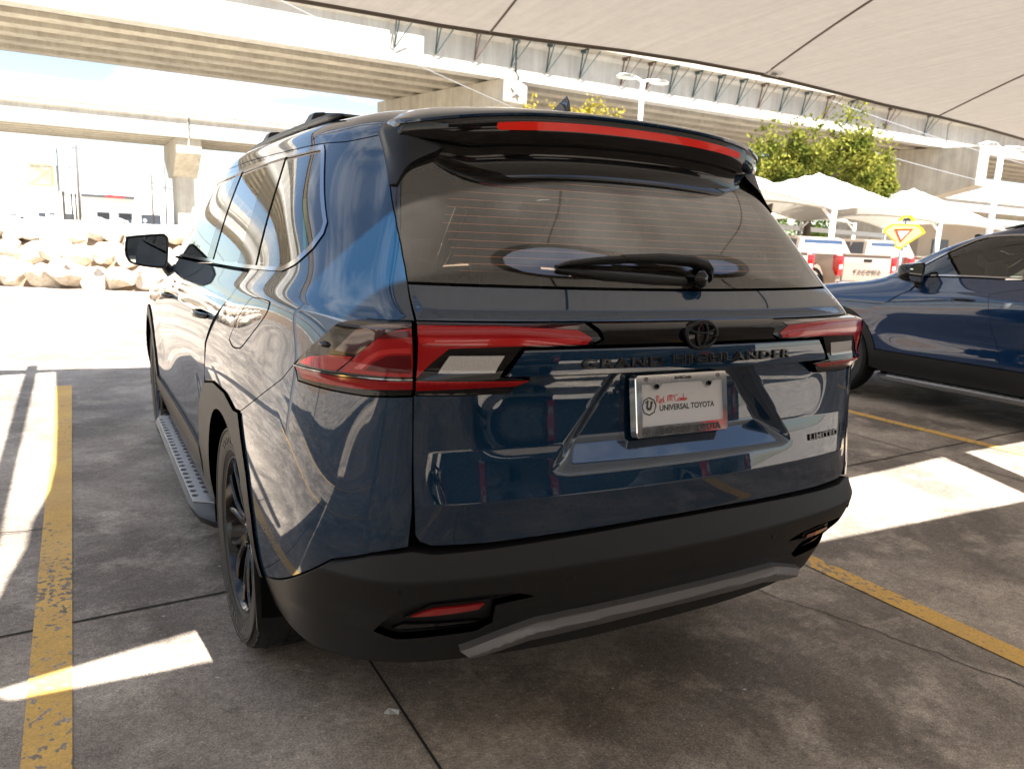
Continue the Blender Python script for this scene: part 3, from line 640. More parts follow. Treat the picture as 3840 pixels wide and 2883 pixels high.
# ---------------------------------------------------------------- light poles
def lamp(x,y,ztop,r,label,arm=.9):
    p=empty('light_pole',(x,y,0)); tag(p,label,'light pole'); m=MT['wht']
    MB().tube([(0,0,0),(0,0,ztop-.1)],[r*1.2,r],10).build('pole',m,p,smooth=True)
    for s in (-1,1):
        hb=MB().tube([(0,0,ztop-.1),(s*arm*.3,0,ztop),(s*arm*.6,0,ztop+.02)],.05,8).build('arm',m,p,smooth=True)
        mb=MB(); prof=[(.35,-.04),(.5,.0),(.7,.05),(.95,.06),(1.15,.03),(1.22,-.02)]
        top=[[(s*arm*px,w*q,ztop+pz*1.0+.03-.05*abs(q)) for q in (-1,-.5,0,.5,1)] for (px,pz),w in zip(prof,(.05,.16,.24,.25,.2,.08))]
        bot=[[(s*arm*px,w*q,ztop-.06) for q in (-1,-.5,0,.5,1)] for (px,pz),w in zip(prof,(.05,.16,.24,.25,.2,.08))]
        mb.grid(top); mb.grid(bot,True); mb.build('lamp_head',m,p,smooth=True,angle=40)
    return p
lamp(16.75,22,7.25,.085,'white twin headed light pole standing behind the car roof')
lamp(25.65,14,5.1,.09,'white twin headed light pole rising behind the right canopy')
# ---------------------------------------------------------------- trees
def leafmat(name,c1,c2,tr_=.35):
    m,nt,N,L,B=newmat(name); N.remove(B); out=N['Material Output']; tc=N.new('ShaderNodeTexCoord')
    n=N.new('ShaderNodeTexNoise'); n.inputs['Scale'].default_value=1.3; n.inputs['Detail'].default_value=6; L.new(tc.outputs['Object'],n.inputs['Vector'])
    r=N.new('ShaderNodeValToRGB'); r.color_ramp.elements[0].position=.38; r.color_ramp.elements[0].color=(*c1,1); r.color_ramp.elements[1].position=.62; r.color_ramp.elements[1].color=(*c2,1); L.new(n.outputs['Fac'],r.inputs[0])
    d=N.new('ShaderNodeBsdfDiffuse'); t=N.new('ShaderNodeBsdfTranslucent'); mx=N.new('ShaderNodeMixShader'); mx.inputs[0].default_value=tr_
    L.new(r.outputs[0],d.inputs[0]); L.new(r.outputs[0],t.inputs[0]); L.new(d.outputs[0],mx.inputs[1]); L.new(t.outputs[0],mx.inputs[2]); L.new(mx.outputs[0],out.inputs[0]); return m
lm1=leafmat('light_oak_leaves',(.08,.10,.018),(.27,.26,.05)); lm2=leafmat('yellowing_leaves',(.22,.19,.03),(.46,.36,.06)); lm3=leafmat('dark_leaves',(.04,.07,.015),(.11,.14,.03))
def tree(x,y,zc,rx,rz,nleaf,lm,label,seed,ls=.16,trunk=True,cat='tree',name='tree',z0=0):
    R=np.random.default_rng(seed); p=empty(name,(x,y,z0)); tag(p,label,cat)
    clumps=[]
    for i in range(34):
        d=R.normal(size=3); d/=np.linalg.norm(d); rr=R.uniform(.45,1)**.6
        c=np.array([d[0]*rx*rr,d[1]*rx*rr,zc-z0+d[2]*rz*rr*(1 if d[2]>0 else .7)]); clumps.append((c,R.uniform(.14,.30)*rx))
    if trunk:
        mb=MB(); base=Vector((0,0,0)); fork=Vector((0,0,(zc-z0)-rz*.7)); mb.tube([base,fork*.5+Vector((.1,0,0)),fork],[.24,.18,.14],8); mb.build('trunk',MT['bark'],p,smooth=True)
        mb=MB()
        for c,s in clumps[::2]:
            c=Vector(c); mid=fork.lerp(c,.5)+Vector(R.normal(size=3)*.18); mb.tube([fork,mid,c],[.10,.05,.02],6)
        mb.build('limb',MT['bark'],p,smooth=True)
    vs=[];fs=[]; per=nleaf//len(clumps)
    for c,s in clumps:
        P=R.normal(size=(per,3)); P/=np.linalg.norm(P,axis=1)[:,None]; P=P*(R.uniform(.2,1,per)**.5)[:,None]*s*np.array([1,1,.8]); P+=c
        # upright shoots give a ragged outline
        k=per//7; P[:k]=c+R.normal(size=(k,3))*s*np.array([.35,.35,.2])+np.array([0,0,1])*(s*R.uniform(.6,1.9,k))[:,None]
        A=R.normal(size=(per,3)); A/=np.linalg.norm(A,axis=1)[:,None]; B_=np.cross(A,R.normal(size=(per,3))); B_/=np.linalg.norm(B_,axis=1)[:,None]; l=ls*R.uniform(.6,1.3,per)[:,None]
        q=np.stack([P-A*l*.5,P+B_*l*.28,P+A*l*.5,P-B_*l*.28],1).reshape(-1,3); n=len(vs)
        vs+=q.tolist(); fs+=[(n+4*i,n+4*i+1,n+4*i+2,n+4*i+3) for i in range(per)]
    MB().add(vs,fs).build('crown',lm,p,fix=False); return p
tree(26.4,22.3,4.45,3.25,1.55,24000,lm1,'bushy light green tree rising behind the white canopies',3,.2)
tree(15.6,24.5,4.7,2.4,1.35,11000,lm2,'yellowing tree whose top shows just above the roof antenna',8,.17)
for i,(x,y,zc,rx,rz,l) in enumerate(((-16.2,150,4.6,4.0,3.6,'green bush at the far left edge beside the service building'),)): tree(x,y,zc,rx,rz,9000,lm1,l,20+i,.5,False,'bush','bush',1.2)
for i,(x,y,rx,rz) in enumerate(((72,66,7,2.6),(82,60,8,2.8),(60,72,6,2.5))): tree(x,y,2.2,rx,rz,6000,lm3,('distant green tree left of the yield sign, beyond the pickups','taller distant tree just left of the yield sign','small distant tree under the first white canopy')[i],40+i,.55)
for i,(x,y,l) in enumerate(((20.9,22,'bare curved trunk standing left under the first white canopy'),(22.4,21,'bare upright trunk beside the curved trunk under the first white canopy'))):
    p=empty('bare_tree',(x,y,0)); tag(p,l,'tree')
    MB().tube([(0,0,0),(-.1,0,1.2),((-.75 if i==0 else .15),0,2.2),((-1.4 if i==0 else .35),0,2.6 if i==0 else 3.6)],[.2,.17,.13,.1],8).build('trunk',MT['bark'],p,smooth=True)
# low spiky plant by the yield sign
p=empty('agave',(16.3,9.5,0)); tag(p,'spiky green plants growing behind the yield sign','plant'); mb=MB()
for i in range(420):
    a=random.random()*6.283; r=random.random()*.8; x=r*math.cos(a); y=r*math.sin(a); l=random.uniform(.25,.5); t=random.random()*6.283; dx,dy=.22*math.cos(t),.22*math.sin(t)
    zb_=random.random()*.75; mb.add([(x-.03,y,zb_),(x+.03,y,zb_),(x+dx,y+dy,zb_+l)],[(0,1,2)])
mb.build('leaves',lm1,p,fix=False); 

tb=empty('tan_building',(72,42,0)); tag(tb,'low tan building under the right canopies, right of the yield sign','building')
MB().box(-8,14,0,8,0,4.4).build('wall',simple('tan_stucco',(.46,.36,.26),.9,noise=.06,nscale=.4),tb)
for i in range(4): MB().box(-6+i*5,-3.6+i*5,-.06,.1,1.2,3.0).build('window',MT['dark'],tb)
MB().box(-8.2,14.2,-.3,.5,4.402,4.7).build('roof_edge',MT['stucco'],tb)
# ---------------------------------------------------------------- shade canopies over the cars
def cloth(name,outline,zf,mat,label,seams=(),step=.5,smooth=True):
    W,T,lo=fill([densify(outline,.3)],step)
    P=[(x,y,zf(x,y)) for x,y in W]; mb=MB(); mb.add(P,[tuple(t) for t in T])
    root=empty(name,(*np.mean(outline,0),0)); tag(root,label,'shade canopy','fabric shade canopies'); off=root.location
    def sh(mb): mb.v=[(a-off.x,b-off.y,c-off.z) for a,b,c in mb.v]; return mb
    sh(mb).build('fabric',mat,root,smooth=True,fix=False)
    # hem
    hp=[(x,y,zf(x,y)-.004) for x,y in densify(outline,.25)]; mb=MB(); mb.tube(hp+[hp[0]],.022,6,False); sh(mb).build('hem',MT['seam'],root,smooth=True)
    for a,b in seams:
        q=[(a[0]+(b[0]-a[0])*t/14,a[1]+(b[1]-a[1])*t/14) for t in range(15)]; mb=MB()
        for s in (1,): mb.tube([(x,y,zf(x,y)-.006) for x,y in q],.010,5,False)
        sh(mb).build('seam',MT['seam'],root,smooth=True)
    return root
HC=3.14
def crown(y0,y1,x0,x1,h): return lambda x,y: HC+h*math.sin(math.pi*max(0,min(1,(y-y0)/(y1-y0))))*1.0
A=[(-1.22,4.98),(-1.21,4.74),(-1.18,3.62),(-1.16,2.69),(-1.15,1.67),(-1.17,1.17),(-1.23,.70),(-1.24,.40),(-1.32,-.11),(-4.6,-.36),(-4.6,-.66),(-1.28,-.73),(-.73,-.60),(1.2,-.45),(3.22,-.27),(4.47,-.17),(9,-.05),(14.5,-.05),(14.6,2.4),(14.4,5.4),(10.7,5.17),(9.28,4.96),(8.03,4.83),(6.95,4.78),(5.82,4.67),(4.79,4.58),(3.9,4.60),(3.11,4.67),(2.44,4.78),(1.82,4.87),(1.38,4.92),(.97,4.93),(.23,4.96),(-.5,5.0),(-1.22,5.08),(-2.3,5.25),(-4.6,5.55),(-4.6,4.95),(-2.3,4.8)]
zA=crown(-.45,4.8,-1,14,.10)
ca=cloth('shade_canopy',A,zA,MT['fabric'],'tan fabric canopy directly above the dark blue car in the foreground',
    seams=[((1.82,4.85),(.5,-.48)),((4.80,4.56),(2.3,-.32)),((8.1,4.80),(4.5,-.15)),((12.0,5.2),(7.0,-.1))])
lb=MB(); lb.add([(4.84,4.66,HC-.002),(4.68,4.38,HC+.012),(4.90,4.40,HC+.010),(5.04,4.64,HC-.002)],[(0,1,2,3)])
o=lb.build('care_label',MT['wht'],ca,fix=False); o.location=-ca.location
lb=MB(); lb.add([(4.84,4.53,HC-.002),(4.80,4.46,HC+.001),(4.88,4.47,HC+.001),(4.92,4.53,HC-.002)],[(0,1,2,3)]); o2=lb.build('printed_mark',MT['ink'],o,fix=False)
Bq=[(-9,-.80),(-4.6,-.78),(-1.31,-.78),(-1.24,-.86),(.4,-.93),(1.96,-1.01),(3.72,-1.08),(9,-1.2),(14,-1.25),(13.6,-4),(14,-8.6),(9,-8.2),(3,-7.9),(-3,-8.0),(-9,-8.6)]
cb=cloth('shade_canopy',Bq,crown(-.8,-8.2,0,0,.8),MT['fabric'],'fabric canopy behind the camera, seen only as a reflection in the car',seams=[((-.9,-.90),(-1.3,-7.9)),((2.1,-1.03),(2.5,-7.9)),((6,-1.14),(6.4,-8.0))],step=.5)
fr=empty('canopy_frame',(4.5,1,0)); tag(fr,'pale steel posts and beams carrying the tan canopy over the parking bays','canopy frame')
def fb(nm,a,b,w,h=None):
    o=Vector((4.5,1,0)); MB().bar(Vector(a)-o,Vector(b)-o,w,h).build(nm,MT['galv'],fr,bevel=.01)
fb('beam',(4.52,-.08,3.08),(4.08,-1.02,3.08),.24,.12); fb('beam',(-1.42,5.3,3.25),(-1.40,.02,3.25),.09,.09)
for x,y in ((-4.7,-.4),(14.7,-.4),(-4.7,5.5),(14.6,5.7)): fb('post',(x,y,0),(x,y,3.3),.16)
# white canopies further off
def hip(P,Q,depth,zc,zp,label,sagy=.35,posts=True):
    P=Vector((*P,0));Q=Vector((*Q,0)); d=(Q-P); w=d.length; d.normalize(); n=Vector((-d.y,d.x,0)); c=(P+Q)/2+n*depth/2
    root=empty('white_canopy',(c.x,c.y,0)); tag(root,label,'shade canopy','white canopies in the next row')
    N_=18; g=[]
    for i in range(N_+1):
        row=[]
        for j in range(N_+1):
            s=i/N_*2-1;t=j/N_*2-1; m=max(abs(s),abs(t)); 
            h=zc+(zp-zc)*(1-m)**.86 + (0 if m==0 else .30*m*m*(1-min(abs(s),abs(t))**2/max(m*m,1e-6))) *1.0
            pull=1-.055*(1-(t/m)**2 if (m and abs(s)>=abs(t)) else (1-(s/m)**2 if m else 0))*m
            p=d*(s*pull*w/2)+n*(t*pull*depth/2); row.append((p.x,p.y,h))
        g.append(row)
    MB().grid(g).build('fabric',MT['fabricw'],root,smooth=True,fix=False)
    hem=[g[0][j] for j in range(N_)]+[g[i][N_] for i in range(N_)]+[g[N_][j] for j in range(N_,0,-1)]+[g[i][0] for i in range(N_,0,-1)]
    MB().tube([(a,b,z_-.02) for a,b,z_ in hem]+[hem[0]],.03,5,False).build('hem',MT['seam'] if False else MT['fabricw'],root,smooth=True)
    for s in (-1,1):
        for t in (-1,1):
            q=d*(s*w/2)+n*(t*depth/2)
            if posts: MB().tube([(q.x,q.y,0),(q.x,q.y,zc+.05)],.09,10).build('post',MT['wht'],root,smooth=True); MB().bar((q.x,q.y,zc-.35),(q.x*.93,q.y*.93,zc+.0),.07).build('bracket',MT['wht'],root)
    for t in (-1,1):
        a=d*(-w/2)+n*(t*depth/2); b=d*(w/2)+n*(t*depth/2)
        if t==1: MB().bar((a.x,a.y,zc-.32),(b.x,b.y,zc-.32),.12,.2).build('beam',MT['galv'],root)
    return root
dd=Vector((.9713,.238)); P2=Vector((18.7,14.74))
hip(P2-dd*8.8,P2,5.6,2.70,4.20,'white canopy partly hidden by the rear window edge of the near car')
hip(P2,P2+dd*8.9,5.6,2.70,4.24,'white peaked canopy in the middle of the next row')
hip(P2+dd*8.9,P2+dd*17.8,5.6,2.70,4.35,'white canopy at the right end of the next row')
n2=Vector((-.238,.9713))
hip(P2+n2*9+dd*2,P2+n2*9+dd*12,6.4,3.1,4.8,'pale canopy corner showing behind the middle white canopy')
hip(P2+n2*9+dd*12,P2+n2*9+dd*22,6.4,3.1,4.8,'pale canopy further back, behind the right white canopy')
# ---------------------------------------------------------------- yield sign
ys=empty('yield_sign',(11.55,7.45,0)); ys.rotation_euler=(0,0,-math.atan2(.82,.57)+.0); tag(ys,'red and white yield triangle on a pale yellow panel beyond the second car','yield sign')
def plate(pts,y0,y1,m,nm,par=ys): return MB().prism(pts,y0,y1).build(nm,m,par,fix=True)
def cc(x,y): return ((x-1300)*.00325,1.76-(y-1480)*.00325)
o1=[(1195,1462),(1212,1438),(1240,1420),(1366,1420),(1392,1438),(1408,1462),(1345,1512),(1292,1558),(1268,1548),(1262,1518)]
plate([cc(*p) for p in o1],-.01,.0,MT['yellow'],'panel_border')
ctr=np.mean(o1,0); plate([cc(*(ctr+(np.array(p)-ctr)*.86)) for p in o1],-.014,-.0102,MT['ysign'],'panel')
plate([cc(*p) for p in [(1252,1446),(1348,1442),(1292,1520)]],-.018,-.0142,MT['orange'],'triangle')
plate([cc(*p) for p in [(1270,1458),(1330,1455),(1292,1504)]],-.022,-.0182,MT['wht'],'triangle_centre')
plate([cc(*p) for p in [(1262,1402),(1290,1372),(1330,1372),(1352,1402),(1338,1404),(1318,1384),(1300,1384),(1278,1404)]],-.01,0,MT['yellow'],'upper_sign')
plate([cc(*p) for p in [(1284,1402),(1300,1386),(1320,1386),(1334,1402)]],-.012,-.001,MT['charcoal'],'upper_sign_face')
MB().tube([(0,.04,0),(0,.04,2.1)],.03,8).build('post',MT['galv'],ys,smooth=True)
# ---------------------------------------------------------------- sand pickups
def make_truck(label,letters=True):
    r=empty('pickup_truck',(0,0,0)); tag(r,label,'pickup truck','sand coloured pickups in the next row'); W=.93
    P=MT['tan']
    side=[(0,.60),(.02,1.33),(.10,1.36),(1.62,1.36),(1.62,.60)]
    def sw(pts,x0,x1,nm,m,par=r,bev=.03):   # pts (y,z) swept in x
        n=len(pts); vs=[(x,y,z) for x in (x0,x1) for y,z in pts]
        return MB().add(vs,[tuple(range(n)),tuple(range(2*n-1,n-1,-1))]+[(i,i+n,(i+1)%n+n,(i+1)%n) for i in range(n)]).build(nm,m,par,bevel=bev,smooth=True,angle=35)
    bedL=[(0.0,.58),(-.02,.9),(.0,1.34),(.08,1.38),(1.66,1.38),(1.66,.52),(1.42,.52),(1.40,.78),(1.22,1.02),(.98,1.10),(.74,1.02),(.57,.80),(.52,.55)]
    for s in (-1,1): sw(bedL,s*W,s*(W-.16),'bed_side',P)
    sw([(.1,.72),(.1,.76),(1.66,.76),(1.66,.72)],-W+.16,W-.16,'bed_floor',MT['clad'])
    sw([(1.60,.5),(1.60,1.36),(1.66,1.36),(1.66,.5)],-W+.16,W-.16,'bed_front',P)
    tg=sw([(-.05,.66),(-.06,1.1),(-.045,1.34),(.0,1.385),(.06,1.38),(.06,.66)],-W+.17,W-.17,'tailgate',P)
    sw([(-.08,1.36),(-.10,1.40),(.06,1.41),(.06,1.386)],-W+.18,W-.18,'tailgate_lip',P,tg,.01)
    sw([(-.075,1.20),(-.075,1.27),(-.05,1.27),(-.05,1.20)],-.13,.13,'handle',MT['gloss'],tg,.01)
    if letters:
        vs,fs=text_mesh('TACOMA',.13,.008,.006,1.25,spacing=1.45); MB().add([(x,-.085-z,y+.93) for x,y,z in vs],fs).build('lettering',simple('pressed_letters',(.12,.09,.07),.5),tg,fix=False)
    for s in (-1,1):
        tl=sw([(-.07,.80),(-.07,1.33),(.16,1.36),(.22,1.30),(.16,.98),(.02,.80)],s*(W+.012),s*(W-.155),'tail_light',MT['redb'],bev=.02)
        sw([(-.078,.98),(-.078,1.10),(-.06,1.10),(-.06,.98)],s*(W-.03),s*(W-.13),'reverse_light',MT['clear'],tl,.004)
    sw([(-.16,.50),(-.16,.64),(-.02,.66),(-.02,.48)],-W+.02,W-.02,'rear_bumper',MT['silver'])
    # cab with slanted pillars, narrower at the roof
    prof=[(1.70,.50),(1.70,1.28),(1.86,1.36),(2.02,1.80),(2.25,1.86),(3.45,1.87),(3.75,1.80),(4.32,1.34),(5.2,1.24),(5.62,1.14),(5.68,.55)]
    def cx(z): return W if z<1.36 else W-(z-1.36)*.42
    n=len(prof); vs=[(s*cx(z),y,z) for s in (-1,1) for y,z in prof]; mb=MB(); mb.add(vs,[tuple(range(n)),tuple(range(2*n-1,n-1,-1))]+[(i,i+n,(i+1)%n+n,(i+1)%n) for i in range(n)])
    mb.build('cab',P,r,bevel=.035,smooth=True,angle=35)
    gl=simple('tinted_cab_glass',(.03,.05,.09),.04,coat=1)
    MB().add([(-.74,1.905,1.42),(.74,1.905,1.42),(.64,2.00,1.775),(-.64,2.00,1.775)],[(0,1,2,3)]).build('rear_window',gl,r,fix=False)
    for s in (-1,1):
        for ya,yb,yc,yd in ((2.02,2.72,2.74,2.2),(2.80,3.90,3.62,2.83)):
            MB().add([(s*(cx(1.40)+.006),ya,1.40),(s*(cx(1.40)+.006),yb,1.40),(s*(cx(1.78)+.006),yc,1.78),(s*(cx(1.78)+.006),yd,1.78)],[(0,1,2,3)]).build('side_window',MT['dark'] if s<0 else gl,r,fix=False)
        for y in (.98,4.62):
            w=MB().lathe([(0,-.10),(.16,-.11),(.24,-.08),(.25,-.11),(.36,-.12),(.39,-.09),(.39,.11),(0,.12)],28,Matrix.Translation((s*(W-.12),y,.39))@Matrix.Rotation(0 if s<0 else math.pi,4,'Z')).build('wheel',MT['rubber'],r,smooth=True,angle=40)
            MB().lathe([(0,-.06),(.06,-.07),(.09,-.045),(.21,-.05),(.235,-.095),(.25,-.1)],20,Matrix.Translation((s*(W-.12),y,.39))@Matrix.Rotation(0 if s<0 else math.pi,4,'Z')).build('rim',MT['rimsilver'],w,smooth=True,angle=40)
            arc=[(y+.50*math.cos(t),.42+.56*math.sin(t)) for t in np.linspace(-.1,math.pi+.1,13)]; arc2=[(y+.42*math.cos(t),.42+.47*math.sin(t)) for t in np.linspace(math.pi+.1,-.1,13)]
            sw(arc+arc2,s*(W+.035),s*(W-.01),'wheel_arch',MT['clad'],bev=.008)
        sw([(1.70,.42),(1.70,.56),(5.1,.56),(5.1,.42)],s*(W),s*(W-.2),'sill',MT['clad'],bev=.01)
    sw([(1.7,.45),(1.7,.6),(5.5,.6),(5.5,.45)],-W+.2,W-.2,'underbody',MT['black'],bev=0)
    MB().add([(-.05,3.0,1.87),(.05,3.0,1.87),(.0,2.86,1.95),(0,3.02,1.875)],[(0,1,2),(0,2,3),(1,3,2)]).build('roof_antenna',MT['gloss'],r)
    return r
t1=make_truck('sand pickup showing its whole lettered tailgate between the two blue cars'); t1.location=(17.6,12.6,0); t1.rotation_euler=(0,0,-math.radians(15))
t2=copy_tree(t1); t2['label']='sand pickup whose cab shows right of the lettered tailgate'; t2.location=(20.4,12.4,0)
t3=copy_tree(t1); t3['label']='sand pickup mostly hidden behind the right edge of the rear window'; t3.location=(14.6,12.9,0)
# parked pickups and a showroom behind the camera: they show as reflections in the tailgate
def recol(o,m):
    for ch in children(o):
        for s_ in ch.material_slots:
            if s_.material==MT['tan']: s_.link='OBJECT'; s_.material=m
        recol(ch,m)
t4=copy_tree(t1); t4['label']='navy pickup parked behind the camera, seen in reflections'; t4.location=(1.2,-6.6,0); recol(t4,simple('navy_paint',(.006,.012,.03),.35,coat=1)); t4.rotation_euler=(0,0,math.pi+.15)
t5=copy_tree(t1); t5['label']='black pickup parked behind the camera, seen in reflections'; t5.location=(7.6,-6.8,0); recol(t5,simple('black_paint',(.008,.008,.01),.35,coat=1)); t5.rotation_euler=(0,0,math.pi+.1)
t6=copy_tree(t1); t6['label']='dark red pickup parked behind the camera to the left, seen in reflections'; t6.location=(-4.4,-7.0,0); t6.rotation_euler=(0,0,math.pi-.05); recol(t6,MT['maroon'] if 'maroon' in MT else simple('dark_red_paint',(.12,.008,.012),.35,coat=1))
sh=empty('showroom',(4,-30,0)); tag(sh,'white showroom with dark windows behind the camera, seen only in reflections','building')
MB().box(-30,34,-12,0,0,6).build('wall',MT['charcoal'],sh); 
for i in range(9): MB().box(-26+i*6.5,-21+i*6.5,.01,.05,.3,3.2).build('window',MT['dark'],sh)
MB().box(-30,34,.01,.9,4.6,5.4).build('fascia',MT['stucco'],sh)
cD=cloth('shade_canopy',[(-14,-10.5),(-4,-10.2),(6,-10.4),(18,-10),(18,-17),(6,-17.3),(-4,-17),(-14,-17)],crown(-10,-17,0,0,1.0),MT['fabric'],'far row canopy behind the camera, seen only in reflections',step=.9)

hip(Vector((-7.4,-1)),Vector((-7.4,9)),7,3.2,5.2,'added white canopy out of view left of the bays, to brighten reflections in the car flank')  # unseen canopies added so the rear quarter has something bright to reflect
hip(Vector((-7.4,-11)),Vector((-7.4,-1.2)),7,3.2,5.2,'added white canopy out of view left of and behind the camera, to brighten reflections')  # second added canopy, extends the bright reflection towards the rear
# ---------------------------------------------------------------- the dark blue SUV
def sst(a,b,x): t=np.clip((x-a)/(b-a),0,1); return t*t*(3-2*t)
def tri_(c,w0,w1,x): return np.clip(np.minimum((x-c+w0)/w0,(c+w1-x)/w1),0,1)
def SN(u,v):
    e=1e-3; P=S(u,v); a=(S(np.clip(u+e,-13,13),v)-S(np.clip(u-e,-13,13),v)); b=(S(u,np.clip(v+e,0,11))-S(u,np.clip(v-e,0,11)))
    n=np.cross(a,b); l=np.linalg.norm(n,axis=1)[:,None]; n=n/np.maximum(l,1e-12)
    s=np.sign((n*(P-np.array([0,2.5,.9]))).sum(1)); return P,n*np.where(s==0,1,s)[:,None]
def gate_relief(P,u,v):
    """styling of the tailgate skin, metres towards the rear (negative y)"""
    x=np.abs(P[:,0]); z=P[:,2]; a=1-sst(1.75,2.08,np.abs(u))
    d=.014*tri_(1.238,.022,.055,z)*(1-sst(2.02,2.12,np.abs(u)))                 # ledge below the glass
    band=sst(1.084,1.090,z)*(1-sst(1.150,1.158,z)); lim=1-sst(.535,.545,x); d+= .016*band*lim   # name band
    under=sst(.88,1.07,z)*(1-sst(1.083,1.088,z)); d-=.016*under*(1-sst(.50,.66,x))*a
    # number plate recess with a sloping shelf
    w=.205+(1.09-np.clip(z,.86,1.09))*.78; sp_=lambda q:.004*np.logaddexp(0,q/.004); sh=(sp_(z-.853)-sp_(z-.913))/.06*(1-sst(1.084,1.0885,z))
    d-=.048*sh*(1-sst(w-.03,w+.035,x))
    d+=.014*tri_(.795,.085,.12,z)*a*(1+0*x)
    return d
def corner_relief(v): 
    return .034*tri_(4.84,1.0,.26,v)+.012*tri_(3.98,.12,.2,v)
def lampdisp(P,N_,u,v):
    au=np.abs(u); k=sst(.70,1.5,au)*(1-sst(3.6,4.45,au)); return N_*(corner_relief(v)*(.35+.65*k)*(1-sst(4.2,4.5,au)))[:,None]
def bumpdisp(P,N_,u,v):
    au=np.abs(u); f=1-sst(5.0,5.5,au)*.6
    d=.030*tri_(1.70,1.0,.36,v)*f - .006*(1-sst(.9,1.3,v))
    return N_*d[:,None]
def dgate(P,N_,u,v): return np.stack([0*u,-gate_relief(P,u,v),0*u],1)
def panel(name,loops,mat,parent,step=(.10,.10),off=0.0,rim=.02,disp=None,gap=.0015,seg=.07,flat=False,mirror=False):
    loops=[densify(l,seg) for l in loops]
    # shrink towards the inside by half a shut line
    if gap:
        L2=[]
        for li,lp in enumerate(loops):
            A_=np.array(lp); u,v=A_[:,0],A_[:,1]; u=np.clip(u,-13,13); v=np.clip(v,0,11)
            P,N_=SN(u,v); T_=np.roll(P,-1,0)-np.roll(P,1,0); area=np.sum(A_[:,0]*np.roll(A_[:,1],-1)-np.roll(A_[:,0],-1)*A_[:,1])
            e=1e-3; Ju=(S(np.clip(u+e,-13,13),v)-S(u,v))/e; Jv=(S(u,np.clip(v+e,0,11))-S(u,v))/e
            # uv-space inward normal
            t2=np.roll(A_,-1,0)-np.roll(A_,1,0); sgn=1 if area>0 else -1
            if li>0: sgn=-sgn
            n2=np.stack([-t2[:,1],t2[:,0]],1)*sgn
            m3=Ju*n2[:,:1]+Jv*n2[:,1:]; # make it orthogonal to the edge in 3-D
            tt=T_/np.maximum(np.linalg.norm(T_,axis=1)[:,None],1e-9); m3=m3-tt*(m3*tt).sum(1)[:,None]; m3/=np.maximum(np.linalg.norm(m3,axis=1)[:,None],1e-9)
            m3*=gap
            G11=(Ju*Ju).sum(1);G12=(Ju*Jv).sum(1);G22=(Jv*Jv).sum(1);b1=(Ju*m3).sum(1);b2=(Jv*m3).sum(1);dt=G11*G22-G12**2
            ok=dt>1e-8; du=np.where(ok,(G22*b1-G12*b2)/np.where(ok,dt,1),0);dv=np.where(ok,(G11*b2-G12*b1)/np.where(ok,dt,1),0)
            L2.append([tuple(q) for q in A_+np.clip(np.stack([du,dv],1),-.05,.05)])
        loops=L2
    W,T,lo=fill(loops,step); u=np.clip(W[:,0],-13,13);v=np.clip(W[:,1],0,11)
    def D(u,v):
        u=np.clip(u,-13,13);v=np.clip(v,0,11); P0,N0=SN(u,v); Q=P0
        if disp is not None:
            for f in (disp if isinstance(disp,(list,tuple)) else [disp]): Q=Q+f(P0,N0,u,v)
        return Q+N0*off,N0
    P,N_=D(u,v); e=4e-3
    VN=np.cross(D(u+e,v)[0]-D(u-e,v)[0],D(u,v+e)[0]-D(u,v-e)[0]); VN/=np.maximum(np.linalg.norm(VN,axis=1)[:,None],1e-12)
    VN*=np.sign((VN*N_).sum(1))[:,None]
    mb=MB(); nrm=np.cross(P[T[:,1]]-P[T[:,0]],P[T[:,2]]-P[T[:,0]]); m=(nrm*N_[T[:,0]]).sum(1)
    T=T.copy(); T[m<0]=T[m<0][:,::-1]
    M3=np.array([-1,1,1]) if mirror else np.array([1,1,1])
    NP=P; P=P*M3; N_=N_*M3; VN=VN*M3; normals=[tuple(q) for q in VN]
    if mirror: T=T[:,::-1]
    mb.add(P,[tuple(t) for t in T]); ns=len(mb.f)
    if rim:
        for li,lp in enumerate(lo):
            a=P[lp]; b=a-N_[lp]*rim; n=len(lp)
            A_=W[lp]; t2=np.roll(A_,-1,0)-np.roll(A_,1,0); ar=np.sum(A_[:,0]*np.roll(A_[:,1],-1)-np.roll(A_[:,0],-1)*A_[:,1]); sg=(1 if ar>0 else -1)*(-1 if li>0 else 1)
            n2=np.stack([-t2[:,1],t2[:,0]],1)*sg; n2/=np.maximum(np.linalg.norm(n2,axis=1)[:,None],1e-9)*200
            inn=(S(np.clip(A_[:,0]+n2[:,0],-13,13),np.clip(A_[:,1]+n2[:,1],0,11))-S(np.clip(A_[:,0],-13,13),np.clip(A_[:,1],0,11)))*M3
            tt=np.roll(a,-1,0)-np.roll(a,1,0); tt/=np.maximum(np.linalg.norm(tt,axis=1)[:,None],1e-9); inn=inn-tt*(inn*tt).sum(1)[:,None]; out=-inn/np.maximum(np.linalg.norm(inn,axis=1)[:,None],1e-12)
            normals+= [tuple(q) for q in out]*2
            # small rounded lip then the return
            mb.add(list(a)+list(b),[(i,(i+1)%n,n+(i+1)%n,n+i) for i in range(n)])
    o=mb.build(name,mat,parent,smooth=True,fix=False); o.data.normals_split_custom_set_from_vertices(normals); return o
def both(fn,*a,**k):
    l=fn(*a,**k); r=fn(*a,mirror=True,**k); return l,r
def mir(poly): return [(-u,v) for u,v in poly][::-1]
_G=None
